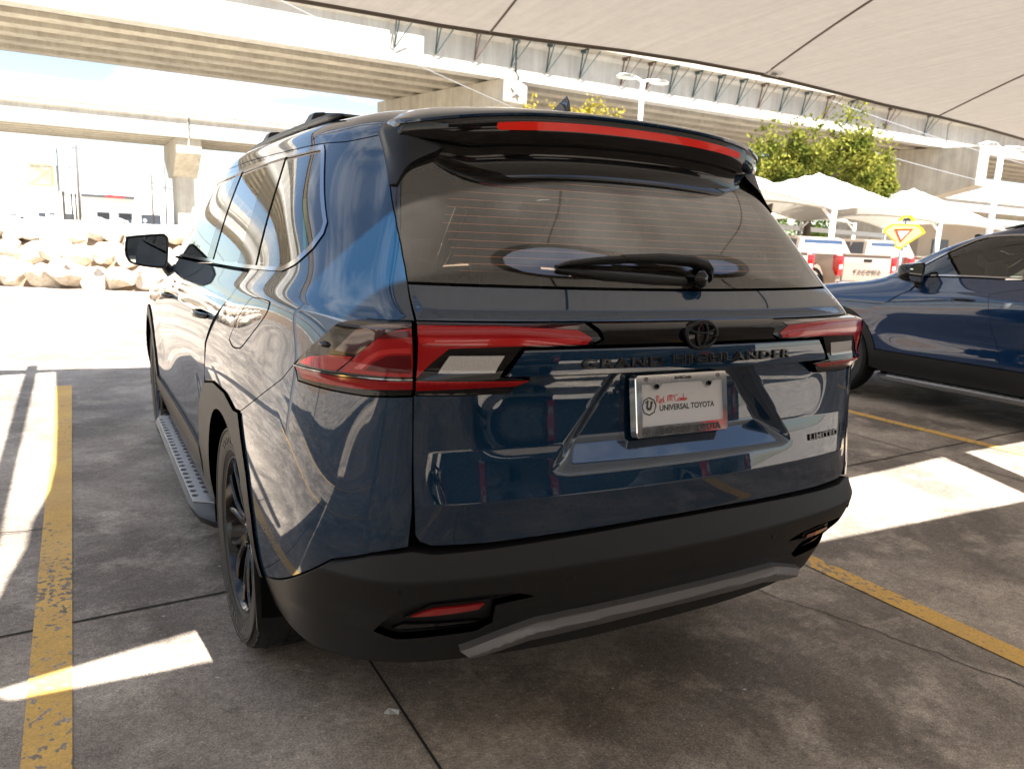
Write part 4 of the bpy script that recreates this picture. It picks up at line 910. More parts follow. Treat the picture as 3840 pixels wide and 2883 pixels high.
def uvof(target,axes,near):
    """solve S(u,v) = target on two axes; arrays"""
    t=np.atleast_2d(target).astype(float); q=np.tile(np.array(near,float),(len(t),1)) if np.ndim(near)==1 else np.array(near,float)
    for _ in range(14):
        e=1e-4; P=S(q[:,0],q[:,1])[:,axes]; a=(S(q[:,0]+e,q[:,1])[:,axes]-P)/e; b=(S(q[:,0],q[:,1]+e)[:,axes]-P)/e
        r=t-P; dt=a[:,0]*b[:,1]-a[:,1]*b[:,0]; dt=np.where(abs(dt)<1e-9,1e-9,dt)
        du=(r[:,0]*b[:,1]-r[:,1]*b[:,0])/dt; dv=(a[:,0]*r[:,1]-a[:,1]*r[:,0])/dt
        q+=np.clip(np.stack([du,dv],1),-.4,.4); q[:,0]=np.clip(q[:,0],-13,13); q[:,1]=np.clip(q[:,1],0,11)
    return q
def rear_y(x,z,relief=True):
    x=np.atleast_1d(x).astype(float); z=np.atleast_1d(z).astype(float)
    near=np.stack([x*2.7,np.interp(z,[.33,.5,.68,.89,1.08,1.2,1.29,1.45,1.62],range(9))],1)
    q=uvof(np.stack([x,z],1),[0,2],near); P=S(q[:,0],q[:,1]); y=P[:,1]
    if relief: y=y-gate_relief(P,q[:,0],q[:,1])
    return y
def circ(cy,cz,r,a0,a1,n,near_u):
    t=np.radians(np.linspace(a0,a1,n)); pts=np.stack([cy+r*np.cos(t),cz+r*np.sin(t)],1)
    near=np.stack([np.interp(pts[:,0],[.65,1.15,1.9,2.6,3.3,4.1,4.65],[-5,-6,-7,-8,-9,-10,-11]),np.interp(pts[:,1],[.3,.47,.68,.88,1.06],[0,1,2,3,4])],1)
    return [tuple(q) for q in uvof(pts,[1,2],near)]
def make_suv(origin,label,P_,name='suv',full=True):
    R=empty(name,origin); tag(R,label,'suv')
    seamA=[(-4.49,3.94),(-4.69,3.67),(-5.02,3.37),(-5.50,2.90)]
    archO=[p for p in circ(1.17,.385,.515,122,57,9,0)]  # front side of rear arch, forward over the top
    archO=[(-5.50,2.90),(-5.646,2.86),(-5.893,2.99),(-6.226,2.98),(-6.55,2.80)]
    # --- shell: quarters, roof sides
    cut=[(-3.33,8.31),(-2.94,7.77),(-2.60,7.37),(-2.36,6.96),(-2.21,6.57),(-2.14,6.23),(-2.12,5.95),(-2.15,5.12)]
    lampTop=[(-2.55,5.095),(-3.12,5.07),(-3.42,4.95),(-3.62,4.79),(-3.84,4.59),(-4.23,4.25),(-4.49,3.94)]
    DLO=[(-5.88,6.06),(-5.08,6.06),(-4.78,6.20),(-4.40,6.46),(-4.20,6.68),(-4.17,6.85),(-4.93,8.02),(-5.02,8.13),(-5.2,8.12),(-6.2,8.02),(-7.07,7.87),(-7.6,7.86),(-8.4,7.92),(-9.2,7.92),(-9.45,7.75),(-9.56,7.2),(-9.60,6.06)]
    body=cut+lampTop+seamA[1:]+archO[1:]+[(-6.565,2.96),(-6.54,3.49),(-6.29,4.14),(-6.045,4.84),(-5.90,5.9)]+DLO[:]+[(-9.75,6.0),(-9.95,6.0),(-9.95,7.0),(-9.95,9.0),(-9.3,8.75),(-8.4,8.2),(-7.4,8.06),(-6.21,8.1),(-4.81,8.18),(-4.35,8.19)]
    both(panel,'quarter_panel',[body],P_,R,step=(.09,.09),disp=None)
    rf=[(-2.2,9.0),(-2.68,8.93),(-3.16,8.63),(-3.33,8.31),(-4.35,8.19),(-4.81,8.18),(-6.21,8.1),(-7.4,8.06),(-8.4,8.2),(-9.3,8.75),(-10,9.0),(-13,9.0),(-13,11),(0,11),(0,9.0)]
    both(panel,'roof',[rf],P_,R,step=(.25,.2),gap=.002)
    # glass and trim of the side windows
    both(panel,'window_trim',[DLO,[(u*1.0,v) for u,v in [(-5.82,6.14),(-5.12,6.14),(-4.82,6.28),(-4.47,6.52),(-4.28,6.72),(-4.26,6.84),(-4.99,7.93),(-5.07,8.02),(-5.2,8.02),(-6.2,7.93),(-7.07,7.78),(-7.6,7.76),(-8.4,7.82),(-9.15,7.82),(-9.36,7.68),(-9.47,7.2),(-9.50,6.14)]]],MT['darkchrome'],R,step=(.08,.08),off=.003,gap=0,rim=.006,seg=.04)
    W3=[(-5.80,6.13),(-5.12,6.13),(-4.80,6.27),(-4.46,6.52),(-4.27,6.72),(-4.25,6.84),(-4.98,7.95),(-5.07,8.03),(-5.2,8.03),(-6.12,7.95),(-6.10,7.5)]
    W2=[(-6.93,6.12),(-6.24,6.12),(-6.33,7.0),(-6.42,7.90),(-7.05,7.79),(-7.0,7.0)]
    W1=[(-9.51,6.13),(-7.12,6.12),(-7.16,7.0),(-7.20,7.76),(-7.6,7.77),(-8.4,7.83),(-9.15,7.83),(-9.37,7.69),(-9.48,7.2)]
    for w,g in ((W3,'sideglass'),(W2,'sideglass'),(W1,'frontglass')): both(panel,'side_window',[w],MT[g],R,step=(.12,.12),off=-.005,gap=0,rim=0)
    pil=[(-5.80,6.10),(-6.24,6.10),(-6.33,7.0),(-6.43,7.93),(-6.10,7.97),(-5.95,7.0)]
    pil2=[(-6.92,6.10),(-7.13,6.10),(-7.17,7.0),(-7.21,7.80),(-7.04,7.82),(-6.99,7.0)]
    both(panel,'window_pillar',[pil],MT['gloss'],R,off=-.002,gap=.001,rim=.01); both(panel,'window_pillar',[pil2],MT['gloss'],R,off=-.002,gap=.001,rim=.01)
    # --- doors
    dr=[(-5.90,5.98),(-6.045,4.84),(-6.29,4.14),(-6.54,3.49),(-6.565,2.96),(-6.60,2.75),(-6.78,2.35),(-6.93,1.7),(-6.98,1.22),(-7.75,1.22),(-7.85,2.2),(-7.96,3.0),(-8.02,3.92),(-8.03,4.5),(-7.78,5.0),(-7.3,5.6),(-7.08,5.98)]
    df=[(-7.08,5.98),(-7.3,5.6),(-7.78,5.0),(-8.03,4.5),(-8.02,3.92),(-7.96,3.0),(-7.85,2.2),(-7.75,1.22),(-9.4,1.22),(-9.51,2.29),(-9.53,3.11),(-9.27,3.67),(-9.05,4.6),(-8.97,5.98)]
    def doordisp(P,N_,u,v):  # character line and scoop low on the door
        d=-.016*np.exp(-((v-2.2)/.75)**2)*sst(6.6,7.2,np.abs(u))*(1-sst(9.0,9.5,np.abs(u)))+.006*tri_(4.05,1.2,.6,v)
        return N_*d[:,None]
    dL=both(panel,'rear_door',[dr],P_,R,step=(.09,.09),disp=doordisp); fL=both(panel,'front_door',[df],P_,R,step=(.1,.09),disp=doordisp)
    # front end
    archF=[tuple(p) for p in circ(4.10,.385,.50,0,180,14,0)]
    fr=[(-13,.35),(-13,5.98),(-9.95,5.98),(-9.0,5.98),(-9.07,4.6),(-9.29,3.67),(-9.55,3.11),(-9.53,2.29),(-9.42,1.22),(-9.42,.35)]+[archF[-1]]+archF[::-1][1:]+[(archF[0][0],.35)]
    fr=[(-13,.35),(-13,5.98),(-9.95,5.98),(-9.0,5.98),(-9.07,4.6),(-9.29,3.67),(-9.50,3.11),(-9.47,2.6)]+[p for p in archF[::-1] if p[0]<-9.5]+[(archF[0][0]-.02,.35)]
    both(panel,'front_fender',[fr],P_,R,step=(.14,.14))
    ws=[(-9.97,6.02),(-9.97,8.98),(-13,8.98),(-13,6.02)]
    both(panel,'windshield',[ws],MT['frontglass'],R,step=(.3,.3),gap=0,rim=0,off=-.004)
    # --- painted bumper corner and lower cladding
    bc=[(-2.22,3.785),(-3.12,3.722),(-3.73,3.716),(-4.37,3.725),(-4.49,3.94),(-4.69,3.67),(-5.02,3.37),(-5.50,2.90),(-5.44,2.54),(-5.30,2.12),(-5.17,1.6),(-5.04,.72),(-4.3,1.175),(-3.385,1.765),(-2.6,1.985),(-2.15,2.08),(-2.13,2.5),(-2.17,3.2)]
    both(panel,'bumper_corner',[bc],P_,R,step=(.07,.07),gap=.0016)
    top=[(-5.03,.70),(-4.3,1.16),(-3.385,1.75),(-2.6,1.96),(-2.1,2.03),(-1.9,1.99),(-1.5,2.0),(-.95,2.03),(-.3,2.06)]
    low=[(-1.5,.12),(-2.5,.10),(-2.9,.06),(-3.9,.0),(-4.6,.0),(-5.30,.10),(-5.40,.45)]
    bl=[(u,v) for u,v in top]+[(-u,v) for u,v in top[::-1]]+[(-u,v) for u,v in low[::-1]]+low
    fogpoly=[(-2.56,.72),(-2.15,1.30),(-2.0,1.37),(-1.505,1.42),(-1.28,1.37),(-1.16,1.27),(-1.42,1.20),(-1.40,.80),(-1.50,.66),(-2.2,.60)]
    bum=panel('rear_bumper',[bl,fogpoly,mir(fogpoly)],MT['clad'],R,step=(.09,.08),disp=bumpdisp,gap=.001,rim=.05)
    for k,m in enumerate((False,True)):
        fg=panel('fog_recess',[fogpoly],MT['clad'],bum,step=(.07,.06),off=-.022,disp=bumpdisp,gap=-.003,rim=0,mirror=m)
        rl=smoothpoly([(-2.06,1.04),(-1.86,1.19),(-1.49,1.20),(-1.52,1.09),(-1.75,1.05)],(0,1,2,3))
        panel('fog_surround',[[(-2.14,.98),(-1.88,1.26),(-1.44,1.26),(-1.47,1.04),(-1.75,.985)]],MT['satin'],bum,step=(.06,.05),off=-.014,disp=bumpdisp,gap=0,rim=.01,mirror=m)
        panel('reflector',[rl],MT['reflector'],bum,step=(.06,.05),off=-.008,disp=bumpdisp,gap=0,rim=.01,mirror=m)
        panel('lower_slot',[[(-2.30,.73),(-2.13,.85),(-1.50,.80),(-1.46,.77),(-1.54,.72)]],MT['gloss'],bum,step=(.06,.05),off=-.012,disp=bumpdisp,gap=0,rim=.01,mirror=m)
    for x,z,u0 in ((-.352,.585,0),(.352,.585,0),(-.765,.60,0),(.765,.60,0)):
        q=uvof([(x,z)],[0,2],(x*2.7,1.45)); Pp,Nn=SN(q[:,0],q[:,1]); Pp=Pp+bumpdisp(Pp,Nn,q[:,0],q[:,1]); n=Vector(Nn[0]); Pp=Vector(Pp[0])
        M=Matrix.Translation(Pp+n*.0005)@n.to_track_quat('X','Z').to_matrix().to_4x4()
        MB().lathe([(0,.0012),(.0105,.0012),(.0118,0),(.0118,-.004)],20,M).build('parking_sensor',MT['satin'],R,smooth=True,angle=30)
    sk=[(-1.62,.42),(-1.56,.45),(-1.32,.63),(-1.10,.78),(-.85,.815),(-.589,.828),(0,.85)]
    sb=[(0,.47),(-.45,.44),(-.75,.41),(-1.10,.36),(-1.32,.29),(-1.50,.29)]
    skp=sk+[(-u,v) for u,v in sk[::-1][1:]]+[(-u,v) for u,v in sb[::-1]]+sb[1:]
    def skd(P,N_,u,v): 
        t=np.abs(u); topv=np.interp(t,[0,.6,1.1,1.32,1.62],[.85,.828,.78,.63,.42]); d=(topv-v)
        return N_*(.020+.11*np.clip(d,0,.13)-.085*np.clip(d-.13,0,1))[:,None]
    panel('skid_trim',[skp],MT['silver'],R,step=(.04,.03),disp=[bumpdisp,skd],gap=0,rim=.03,seg=.04)
    # rocker cladding and arch flares
    def cl(P,N_,u,v): return N_*(.006+.006*sst(.2,.9,v))[:,None]
    rk=[(-6.99,1.20),(-6.95,.9),(-7.1,.05),(-9.35,.05),(-9.45,.9),(-9.42,1.20)]
    both(panel,'rocker_cladding',[rk],MT['clad'],R,step=(.2,.12),disp=cl,gap=.001)
    aO=[(-5.03,.70),(-5.16,1.6),(-5.29,2.12),(-5.43,2.54),(-5.52,2.86),(-5.646,2.83),(-5.893,2.96),(-6.226,2.95),(-6.545,2.78),(-6.78,2.33),(-6.93,1.7),(-7.0,1.2),(-7.0,.8),(-7.12,.05),(-6.95,.05)]
    aI=[tuple(p) for p in circ(1.15,.385,.425,-8,188,26,0)]
    ring=aO+[p for p in aI[::1]]  # aI goes from forward(+y) side over top to rear
    both(panel,'wheel_arch_trim',[ring+[(-5.40,.45)]],MT['clad'],R,step=(.08,.08),off=.007,gap=0,rim=.06,seg=.05)
    fO=[tuple(p) for p in circ(4.10,.385,.50,188,-8,26,0)]; fI=[tuple(p) for p in circ(4.10,.385,.425,-8,188,26,0)]
    both(panel,'wheel_arch_trim',[fO+fI],MT['clad'],R,step=(.08,.08),off=.007,gap=0,rim=.06,seg=.05)
    # --- tailgate
    gb=[(-2.22,3.78),(-2.17,3.2),(-2.11,2.5),(-2.09,2.22),(-2.04,2.14),(-1.93,2.085),(-1.5,2.07),(-.95,2.09),(-.3,2.115),(0,2.12)]
    lampG=[(-2.22,3.78),(-1.38,3.80),(-1.24,4.01),(-1.45,4.06),(-1.31,4.53),(-.83,4.56),(-.745,4.68),(-.83,5.08)]
    gt=[(-2.15,5.12),(-2.12,5.93),(-1.2,5.93),(0,5.93)]
    half=lampG[0:1]
    low_=[(-2.22,3.80),(-2.17,3.2),(-2.11,2.5),(-2.09,2.22),(-2.04,2.14),(-1.93,2.085),(-1.5,2.07),(-.95,2.09),(-.3,2.115)]
    g1=low_+[(-u,v) for u,v in low_[::-1]]+[(1.38,3.80),(1.22,4.01)]+[(1.445,4.055),(1.31,4.53),(-1.31,4.53),(-1.445,4.055)]+[(-1.22,4.01),(-1.38,3.80)]
    fine=densify([(-1.445,4.055),(1.445,4.055)],.1)
    tg=panel('tailgate',[g1],P_,R,step=(.028,.03),disp=lambda P,N_,u,v:dgate(P,N_,u,v),rim=.03,seg=.05)
    gtop=[(-2.13,5.13),(-2.12,5.93),(2.12,5.93),(2.13,5.13)]
    panel('tailgate_upper',[gtop],P_,tg,step=(.07,.05),disp=lambda P,N_,u,v:dgate(P,N_,u,v),gap=.0015)
    gn=[(-.83,5.11),(-.745,4.68),(-.83,4.55),(.83,4.55),(.745,4.68),(.83,5.11)]
    def gd(P,N_,u,v): return N_*(.004+.020*tri_(4.84,.32,.30,v))[:,None]
    panel('garnish',[gn],MT['gloss'],tg,step=(.08,.05),disp=gd,gap=.001)
    # lamps on the gate
    for m in (False,True):
        lg=[(-2.14,5.11),(-.845,5.10),(-.76,4.68),(-.85,4.56),(-1.33,4.54),(-1.475,4.06),(-1.25,4.01),(-1.40,3.80),(-2.20,3.80)]
        L_=panel('tail_light',[lg],MT['gloss'],tg,step=(.07,.05),disp=lampdisp,gap=.001,off=.001,mirror=m,seg=.05)
        rb=[(-2.135,4.92),(-1.5,4.92),(-.93,4.86),(-.83,4.70),(-.87,4.585),(-1.3,4.57),(-1.52,4.555),(-1.86,4.53),(-1.99,4.34),(-2.17,4.075),(-2.19,4.05)]
        panel('red_lens',[rb],MT['red'],L_,step=(.05,.04),disp=lampdisp,off=.0028,gap=0,rim=.002,mirror=m,seg=.04)
        panel('smoked_lens',[[(-2.135,5.06),(-1.2,5.03),(-.90,4.97),(-.93,4.875),(-1.5,4.935),(-2.135,4.935)]],MT['redd'],L_,step=(.06,.04),disp=lampdisp,off=.0025,gap=0,rim=.001,mirror=m,seg=.05)
        panel('light_guide',[[(-2.14,4.70),(-1.0,4.70),(-.90,4.66),(-.93,4.60),(-1.5,4.58),(-2.14,4.60)]],MT['redb'],L_,step=(.05,.04),disp=lampdisp,off=.0042,gap=0,rim=.001,mirror=m,seg=.05)
        panel('reverse_light',[[(-1.86,4.41),(-1.45,4.41),(-1.51,4.13),(-1.96,4.13)]],MT['clear'],L_,step=(.05,.04),disp=lampdisp,off=.003,gap=0,rim=.002,mirror=m,seg=.04)
        panel('lower_light_bar',[[(-2.19,4.02),(-1.27,4.0),(-1.36,3.92),(-2.19,3.865)]],MT['red'],L_,step=(.06,.03),disp=lampdisp,off=.003,gap=0,rim=.001,mirror=m,seg=.05)
        # on the quarter
        lq=[(-2.20,5.09),(-2.55,5.085),(-3.12,5.06),(-3.42,4.94),(-3.62,4.78),(-3.84,4.58),(-4.23,4.24),(-4.46,3.94),(-4.36,3.735),(-3.73,3.725),(-3.12,3.73),(-2.24,3.80)]
        Q=panel('tail_light',[lq],MT['gloss'],R,step=(.07,.05),disp=lampdisp,gap=.001,off=.001,mirror=m,seg=.05)
        panel('red_lens',[smoothpoly([(-3.54,4.01),(-3.28,4.29),(-2.82,4.60),(-2.49,4.77),(-2.21,4.84),(-2.24,4.07),(-3.05,4.03)],(0,4,5),3)],MT['red'],Q,step=(.05,.04),disp=lampdisp,off=.0035,gap=0,rim=.002,mirror=m,seg=.04)
        panel('red_lens',[[(-4.37,4.00),(-4.13,4.14),(-3.75,4.24),(-3.34,4.27),(-3.60,4.01),(-4.02,3.99)]],MT['red'],Q,step=(.05,.04),disp=lampdisp,off=.003,gap=0,rim=.001,mirror=m,seg=.04)
        panel('smoked_lens',[smoothpoly([(-3.66,4.33),(-3.20,4.76),(-2.79,4.92),(-2.20,4.97),(-2.21,4.86),(-2.49,4.79),(-2.82,4.62),(-3.28,4.31)],(0,3,4,7),3)],MT['redd'],Q,step=(.05,.04),disp=lampdisp,off=.0025,gap=0,rim=.001,mirror=m,seg=.05)
        panel('light_guide',[smoothpoly([(-3.30,4.09),(-3.0,4.33),(-2.6,4.48),(-2.24,4.52),(-2.24,4.44),(-2.6,4.40),(-2.95,4.26),(-3.15,4.09)],(0,3,4,7),3)],MT['redb'],Q,step=(.05,.04),disp=lampdisp,off=.0048,gap=0,rim=.001,mirror=m,seg=.05)
        panel('lens_facet',[[(-3.10,4.09),(-2.93,4.23),(-2.6,4.37),(-2.25,4.41),(-2.25,4.12)]],MT['reddeep'],Q,step=(.06,.04),disp=lampdisp,off=.0045,gap=0,rim=.001,mirror=m,seg=.05)
        panel('lens_facet',[[(-2.83,4.64),(-2.5,4.76),(-2.23,4.80),(-2.23,4.70),(-2.55,4.66)]],MT['reddeep'],Q,step=(.06,.04),disp=lampdisp,off=.0045,gap=0,rim=.001,mirror=m,seg=.05)
        panel('lower_light_bar',[[(-4.44,3.91),(-3.47,3.935),(-2.23,4.005),(-2.23,3.885),(-3.35,3.80),(-4.26,3.785)]],MT['red'],Q,step=(.06,.03),disp=lampdisp,off=.003,gap=0,rim=.001,mirror=m,seg=.05)
        panel('chrome_strip',[[(-4.47,3.935),(-3.5,3.965),(-2.23,4.04),(-2.23,4.025),(-3.5,3.95),(-4.47,3.92)]],MT['darkchrome'],Q,step=(.1,.03),disp=lampdisp,off=.005,gap=0,rim=.001,mirror=m,seg=.05)
        q=uvof([(.40,1.128)],[1,2],(-3.86,4.38)); 
    # camera bead on the left lamp
    Pp,Nn=SN(np.array([-3.84]),np.array([4.40])); Pp=Pp+lampdisp(Pp,Nn,np.array([-3.84]),np.array([4.40])); n=Vector(Nn[0])
    bm=MB(); M=Matrix.Translation(Vector(Pp[0])+n*.003)@n.to_track_quat('X','Z').to_matrix().to_4x4()@Matrix.Diagonal((1,1,.35,1)); bm.lathe([(0,.007),(.012,.006),(.020,.002),(.022,-.003)],18,M).build('lens_bead',MT['gloss'],R,smooth=True)
    # rear window
    rg=[(-2.12,5.97),(-2.14,6.23),(-2.21,6.57),(-2.36,6.96),(-2.60,7.37),(-2.50,7.9),(-2.1,8.6),(2.1,8.6),(2.50,7.9),(2.60,7.37),(2.36,6.96),(2.21,6.57),(2.14,6.23),(2.12,5.97)]
    W=panel('rear_window',[rg],MT['rearglass'],tg,step=(.1,.1),gap=.002,rim=.004)
    inner=[(-2.0,6.12),(-2.07,6.55),(-2.2,6.95),(-2.30,7.25),(-2.0,7.68),(0,7.78),(2.0,7.68),(2.30,7.25),(2.2,6.95),(2.07,6.55),(2.0,6.12),(1.85,6.03),(0,6.01),(-1.85,6.03)]
    panel('frit_band',[[(-2.11,5.98),(-2.13,6.23),(-2.20,6.57),(-2.35,6.96),(-2.585,7.37),(-2.48,7.88),(-2.08,8.58),(2.08,8.58),(2.48,7.88),(2.585,7.37),(2.35,6.96),(2.20,6.57),(2.13,6.23),(2.11,5.98)],inner],MT['black'],W,step=(.3,.2),off=-.004,gap=0,rim=0)
    mb=MB()
    for i in range(14):
        v=6.22+i*.115; us=np.linspace(-1.72+.02*abs(i-6),1.78-.02*abs(i-6),30); P,N_=SN(us,np.full(30,v)); P=P-N_*.003
        w=.0006; a=P+np.array([0,0,w]); b=P-np.array([0,0,w]); mb.grid([[tuple(p) for p in a],[tuple(p) for p in b]])
    mb.build('defroster_grid',MT['wire'],W,fix=False)
    # --- spoiler
    def spl(xs,secs,nm,mat,par,cap=True):
        P=[[(x,*q) for q in secs(x)] for x in xs]
        def shr(row,k,dx): c=np.mean(np.array(row),0); return [tuple((c+(np.array(q)-c)*k)*np.array([1,1,1])+np.array([dx,0,0])) for q in row]
        if cap: P=[shr(P[0],.45,-.009),shr(P[0],.82,-.006)]+P+[shr(P[-1],.82,.006),shr(P[-1],.45,.009)]
        mb=MB(); mb.grid(P)
        if cap: mb.add(P[0],[tuple(range(len(P[0])))]); mb.add(P[-1],[tuple(range(len(P[-1]))[::-1])])
        return mb.build(nm,mat,par,smooth=True,angle=38)
    def yt(x): return .345+.19*(abs(x)/.66)**4.2
    def zt(x): return 1.737-.052*(abs(x)/.66)**2.2
    def roofat(x,y0):
        q=uvof([(x,y0)],[0,1],(np.sign(x)*min(3.0,abs(x)*3.6),9.0)); return S(q[:,0],q[:,1])[0]
    X=np.linspace(-.632,.632,41); RA={float(x):roofat(x,.585+.045*(abs(x)/.66)**2) for x in X}
    def top(x):
        r=RA[float(x)]; y0,z0=yt(x),zt(x); out=[]
        out.append((r[1]+.01,r[2]-.02)); out.append((r[1],r[2]+.001))
        for t in (.25,.5,.75,.92): out.append((r[1]+(y0-r[1])*t,r[2]+.001+(z0-r[2])*t+.007*math.sin(math.pi*t)))
        out+= [(y0+.004,z0),(y0-.001,z0-.004),(y0,z0-.010),(y0+.02,z0-.018),(r[1]-.02,r[2]-.05)]; return out
    sp=spl(X,top,'spoiler',P_,R)
    Xf=np.linspace(-.630,.630,43)
    def face(x):
        y0,z0=yt(x),zt(x); k=1-.35*max(0,(abs(x)-.48)/.12)
        return [(y0+.05,z0-.012),(y0+.006,z0-.012),(y0+.005,z0-.03),(y0+.012,z0-.074*k),(y0+.018,z0-.081*k),(y0+.034,z0-.084*k),(y0+.044,z0-.110*k),(y0+.040,z0-.150*k),(y0+.030,z0-.166*k),(y0+.036,z0-.174*k),(y0+.06,z0-.172*k),(y0+.12,z0-.16*k),(y0+.16,z0-.06)]
    fc=spl(Xf,face,'spoiler_face',MT['gloss'],sp)
    Xc=np.linspace(-.415,.415,31)
    def ch(x):
        y0,z0=yt(x)+.005,zt(x); t=.0+.006*max(0,(abs(x)-.36)/.055)
        return [(y0+.004,z0-.024-t*.2),(y0-.003,z0-.026-t*.2),(y0+.001,z0-.046+t*.2),(y0+.008,z0-.048+t*.2)]
    spl(Xc,ch,'brake_light',MT['chm'],sp)
    # fins down the window sides
    fin=smoothpoly([(-3.30,8.32),(-3.15,8.47),(-2.72,8.66),(-1.62,8.62),(-1.58,8.18),(-1.75,7.93),(-1.95,7.80),(-2.15,7.68),(-2.29,7.54),(-2.39,7.395),(-2.59,7.39),(-2.92,7.80)],(0,2,3,4,9,10),3)
    def fd(P,N_,u,v): 
        e=sst(0,.4,2.6+(v-7.37)*.75-np.abs(u)); lo=sst(7.4,8.2,v); return N_*(.006+(.004+.016*e)*lo*(1-.85*sst(8.25,8.6,v)))[:,None]
    for m in (False,True): panel('spoiler_fin',[fin],MT['satin'],sp,step=(.07,.08),disp=fd,gap=0,rim=.045,mirror=m,seg=.06)
    # --- name band lettering, badge, script
    def rear_text(body,size,x,z,ext,bold,sx,nm,mat,par,spacing=1,lift=.0,shear=0,rot=0,bev=.0008,relief=True,sy=1,width=None):
        vs,fs=text_mesh(body,size,ext,bold,sx,shear,spacing,bev=bev); V=np.array(vs)
        if width: V[:,0]-=(V[:,0].max()+V[:,0].min())/2; V[:,0]*=width/(V[:,0].max()-V[:,0].min())
        if width: V[:,1]-=(V[:,1].max()+V[:,1].min())/2
        c,s_=math.cos(rot),math.sin(rot); vy=V[:,1]*sy
        X_=x+V[:,0]*c-vy*s_; Z_=z+V[:,0]*s_+vy*c; Y_=rear_y(X_,Z_,relief)-lift-V[:,2]
        return MB().add(np.stack([X_,Y_,Z_],1),fs).build(nm,mat,par,fix=False)
    if full:
        rear_text('GRAND',.0315,-.2305,1.1155,.0026,.0,1.66,'name_lettering',MT['badge'],tg,1.20,.002,rot=.004,bev=.0011,width=.238); rear_text('HIGHLANDER',.0315,.1385,1.1185,.0026,.0,1.66,'name_lettering',MT['badge'],tg,1.20,.002,rot=.0,bev=.0011,width=.438)
        rear_text('LIMITED',.0225,.575,.857,.002,.0004,1.50,'grade_lettering',MT['badge'],tg,1.12,.002,width=.158)
        # oval emblem
        eb=MB(); ex,ez=.008,1.180; ey=float(rear_y([0],[1.18])[0])-.030
        def ering(a,b,r,cx=0,cz=0,n=40,yo=0): 
            pts=[(ex+cx+a*math.cos(t),ey-yo,ez+cz+b*math.sin(t)) for t in np.linspace(0,2*math.pi,n+1)]; eb.tube(pts,r,8,False)
        ering(.0500,.0345,.0048); ering(.0165,.031,.0034,0,0,30,.002); ering(.0405,.0125,.0034,0,.0165,30,.001)
        em=eb.build('emblem',MT['satin'],tg,smooth=True)
        MB().lathe([(0,.004),(.045,.002),(.050,-.004),(.050,-.02)],40,Matrix.Translation((ex,ey+.004,ez))@Matrix.Rotation(-math.pi/2,4,'Z')@Matrix.Diagonal((1,1,1,1))@Matrix.Diagonal((1,1,.69,1))).build('emblem_base',MT['gloss'],em,smooth=True,angle=40)
    # --- number plate
    if full:
        pr=empty('number_plate',(0,.0835,.9905),0,R); pr.rotation_euler=(-math.radians(9.5),0,0)
        def pv(x,z,y): return (x,y,z)
        # chrome frame
        def rr(w,h,r,n=5):
            o=[]
            for cx,cz,a0 in ((w-r,h-r,0),(-w+r,h-r,90),(-w+r,-h+r,180),(w-r,-h+r,270)):
                for k in range(n+1): a=math.radians(a0+90*k/n); o.append((cx+r*math.cos(a),cz+r*math.sin(a)))
            return o
        outer=rr(.1575,.0815,.010); innr=[(.1385,.058),(.109,.058),(.096,.042),(.090,.040),(.084,.042),(.071,.058),(-.071,.058),(-.084,.042),(-.090,.040),(-.096,.042),(-.109,.058),(-.1385,.058),(-.1400,-.0535),(.1400,-.0535)]
        innr=[(x,z) for x,z in innr]
        Wf,Tf,lf_=fill([densify(outer,.006),densify(innr,.006)],.008)
        def fy(p): # bulge of the frame section
            x,z=p; de=min(.1575-abs(x),.0815-abs(z)); return -.010-.0035*min(1,max(0,de)/.006)
        V=[(x*.988,-.0135,z*.978) for x,z in Wf]; mb=MB(); mb.add(V,[tuple(t[::-1]) for t in Tf])
        ol=[V[i] for i in lf_[0]]; n=len(ol); mid=[(x/.988,-.0115,z/.978) for x,y,z in ol]; bk=[(x,.012,z) for x,y,z in mid]; mb.add(ol+mid+bk,[(i,(i+1)%n,n+(i+1)%n,n+i) for i in range(n)]+[(n+i,n+(i+1)%n,2*n+(i+1)%n,2*n+i) for i in range(n)])
        for lp,dep in ((lf_[1],.006),):
            n=len(lp); a=[V[i] for i in lp]; b=[(x,y+dep,z) for x,y,z in a]; mb.add(a+b,[(i,(i+1)%n,n+(i+1)%n,n+i) for i in range(n)])
        pf=mb.build('plate_frame',MT['chrome'],pr,smooth=True,angle=40)
        MB().prism(rr(.150,.075,.008),-.009,-.002).build('plate_face',MT['white'],pr)
        def ptext(body,size,x,z,ext,bold,sx,nm,mat,y=-.0093,shear=0,spacing=1,rot=0,bev=0,sy=1):
            vs,fs=text_mesh(body,size,ext,bold,sx,shear,spacing,bev=bev); c,s_=math.cos(rot),math.sin(rot)
            return MB().add([(x+a*c-b*sy*s_,y-d,z+a*s_+b*sy*c) for a,b,d in vs],fs).build(nm,mat,pr,fix=False)
        ptext('UNIVERSAL TOYOTA',.0205,.0165,-.0085,.0002,.0006,.98,'plate_lettering',MT['ink'])
        ptext('Red M\u1D9CCombs',.0185,-.038,.0125,.0003,.0003,.70,'plate_script',MT['redink'],shear=.35,y=-.0096,sy=1.15) if False else None
        # script drawn as strokes
        mb=MB(); 
        def st(pts,r=.0008):
            P=smoothpoly([(x,z) for x,z in pts],(0,len(pts)-1),5)[:-5]+[pts[-1]]; mb.tube([(x,-.0096,z) for x,z in P],r,6)
        x0=-.091
        def sc_(pts,ox,k=.001): st([(x0+ox+px*k,.0+pz*k) for px,pz in pts])
        sc_([(6,24),(3,10),(1,5)],0); sc_([(1,20),(6,25),(12,23),(11,18),(5,15),(9,10),(15,5),(20,3)],0)
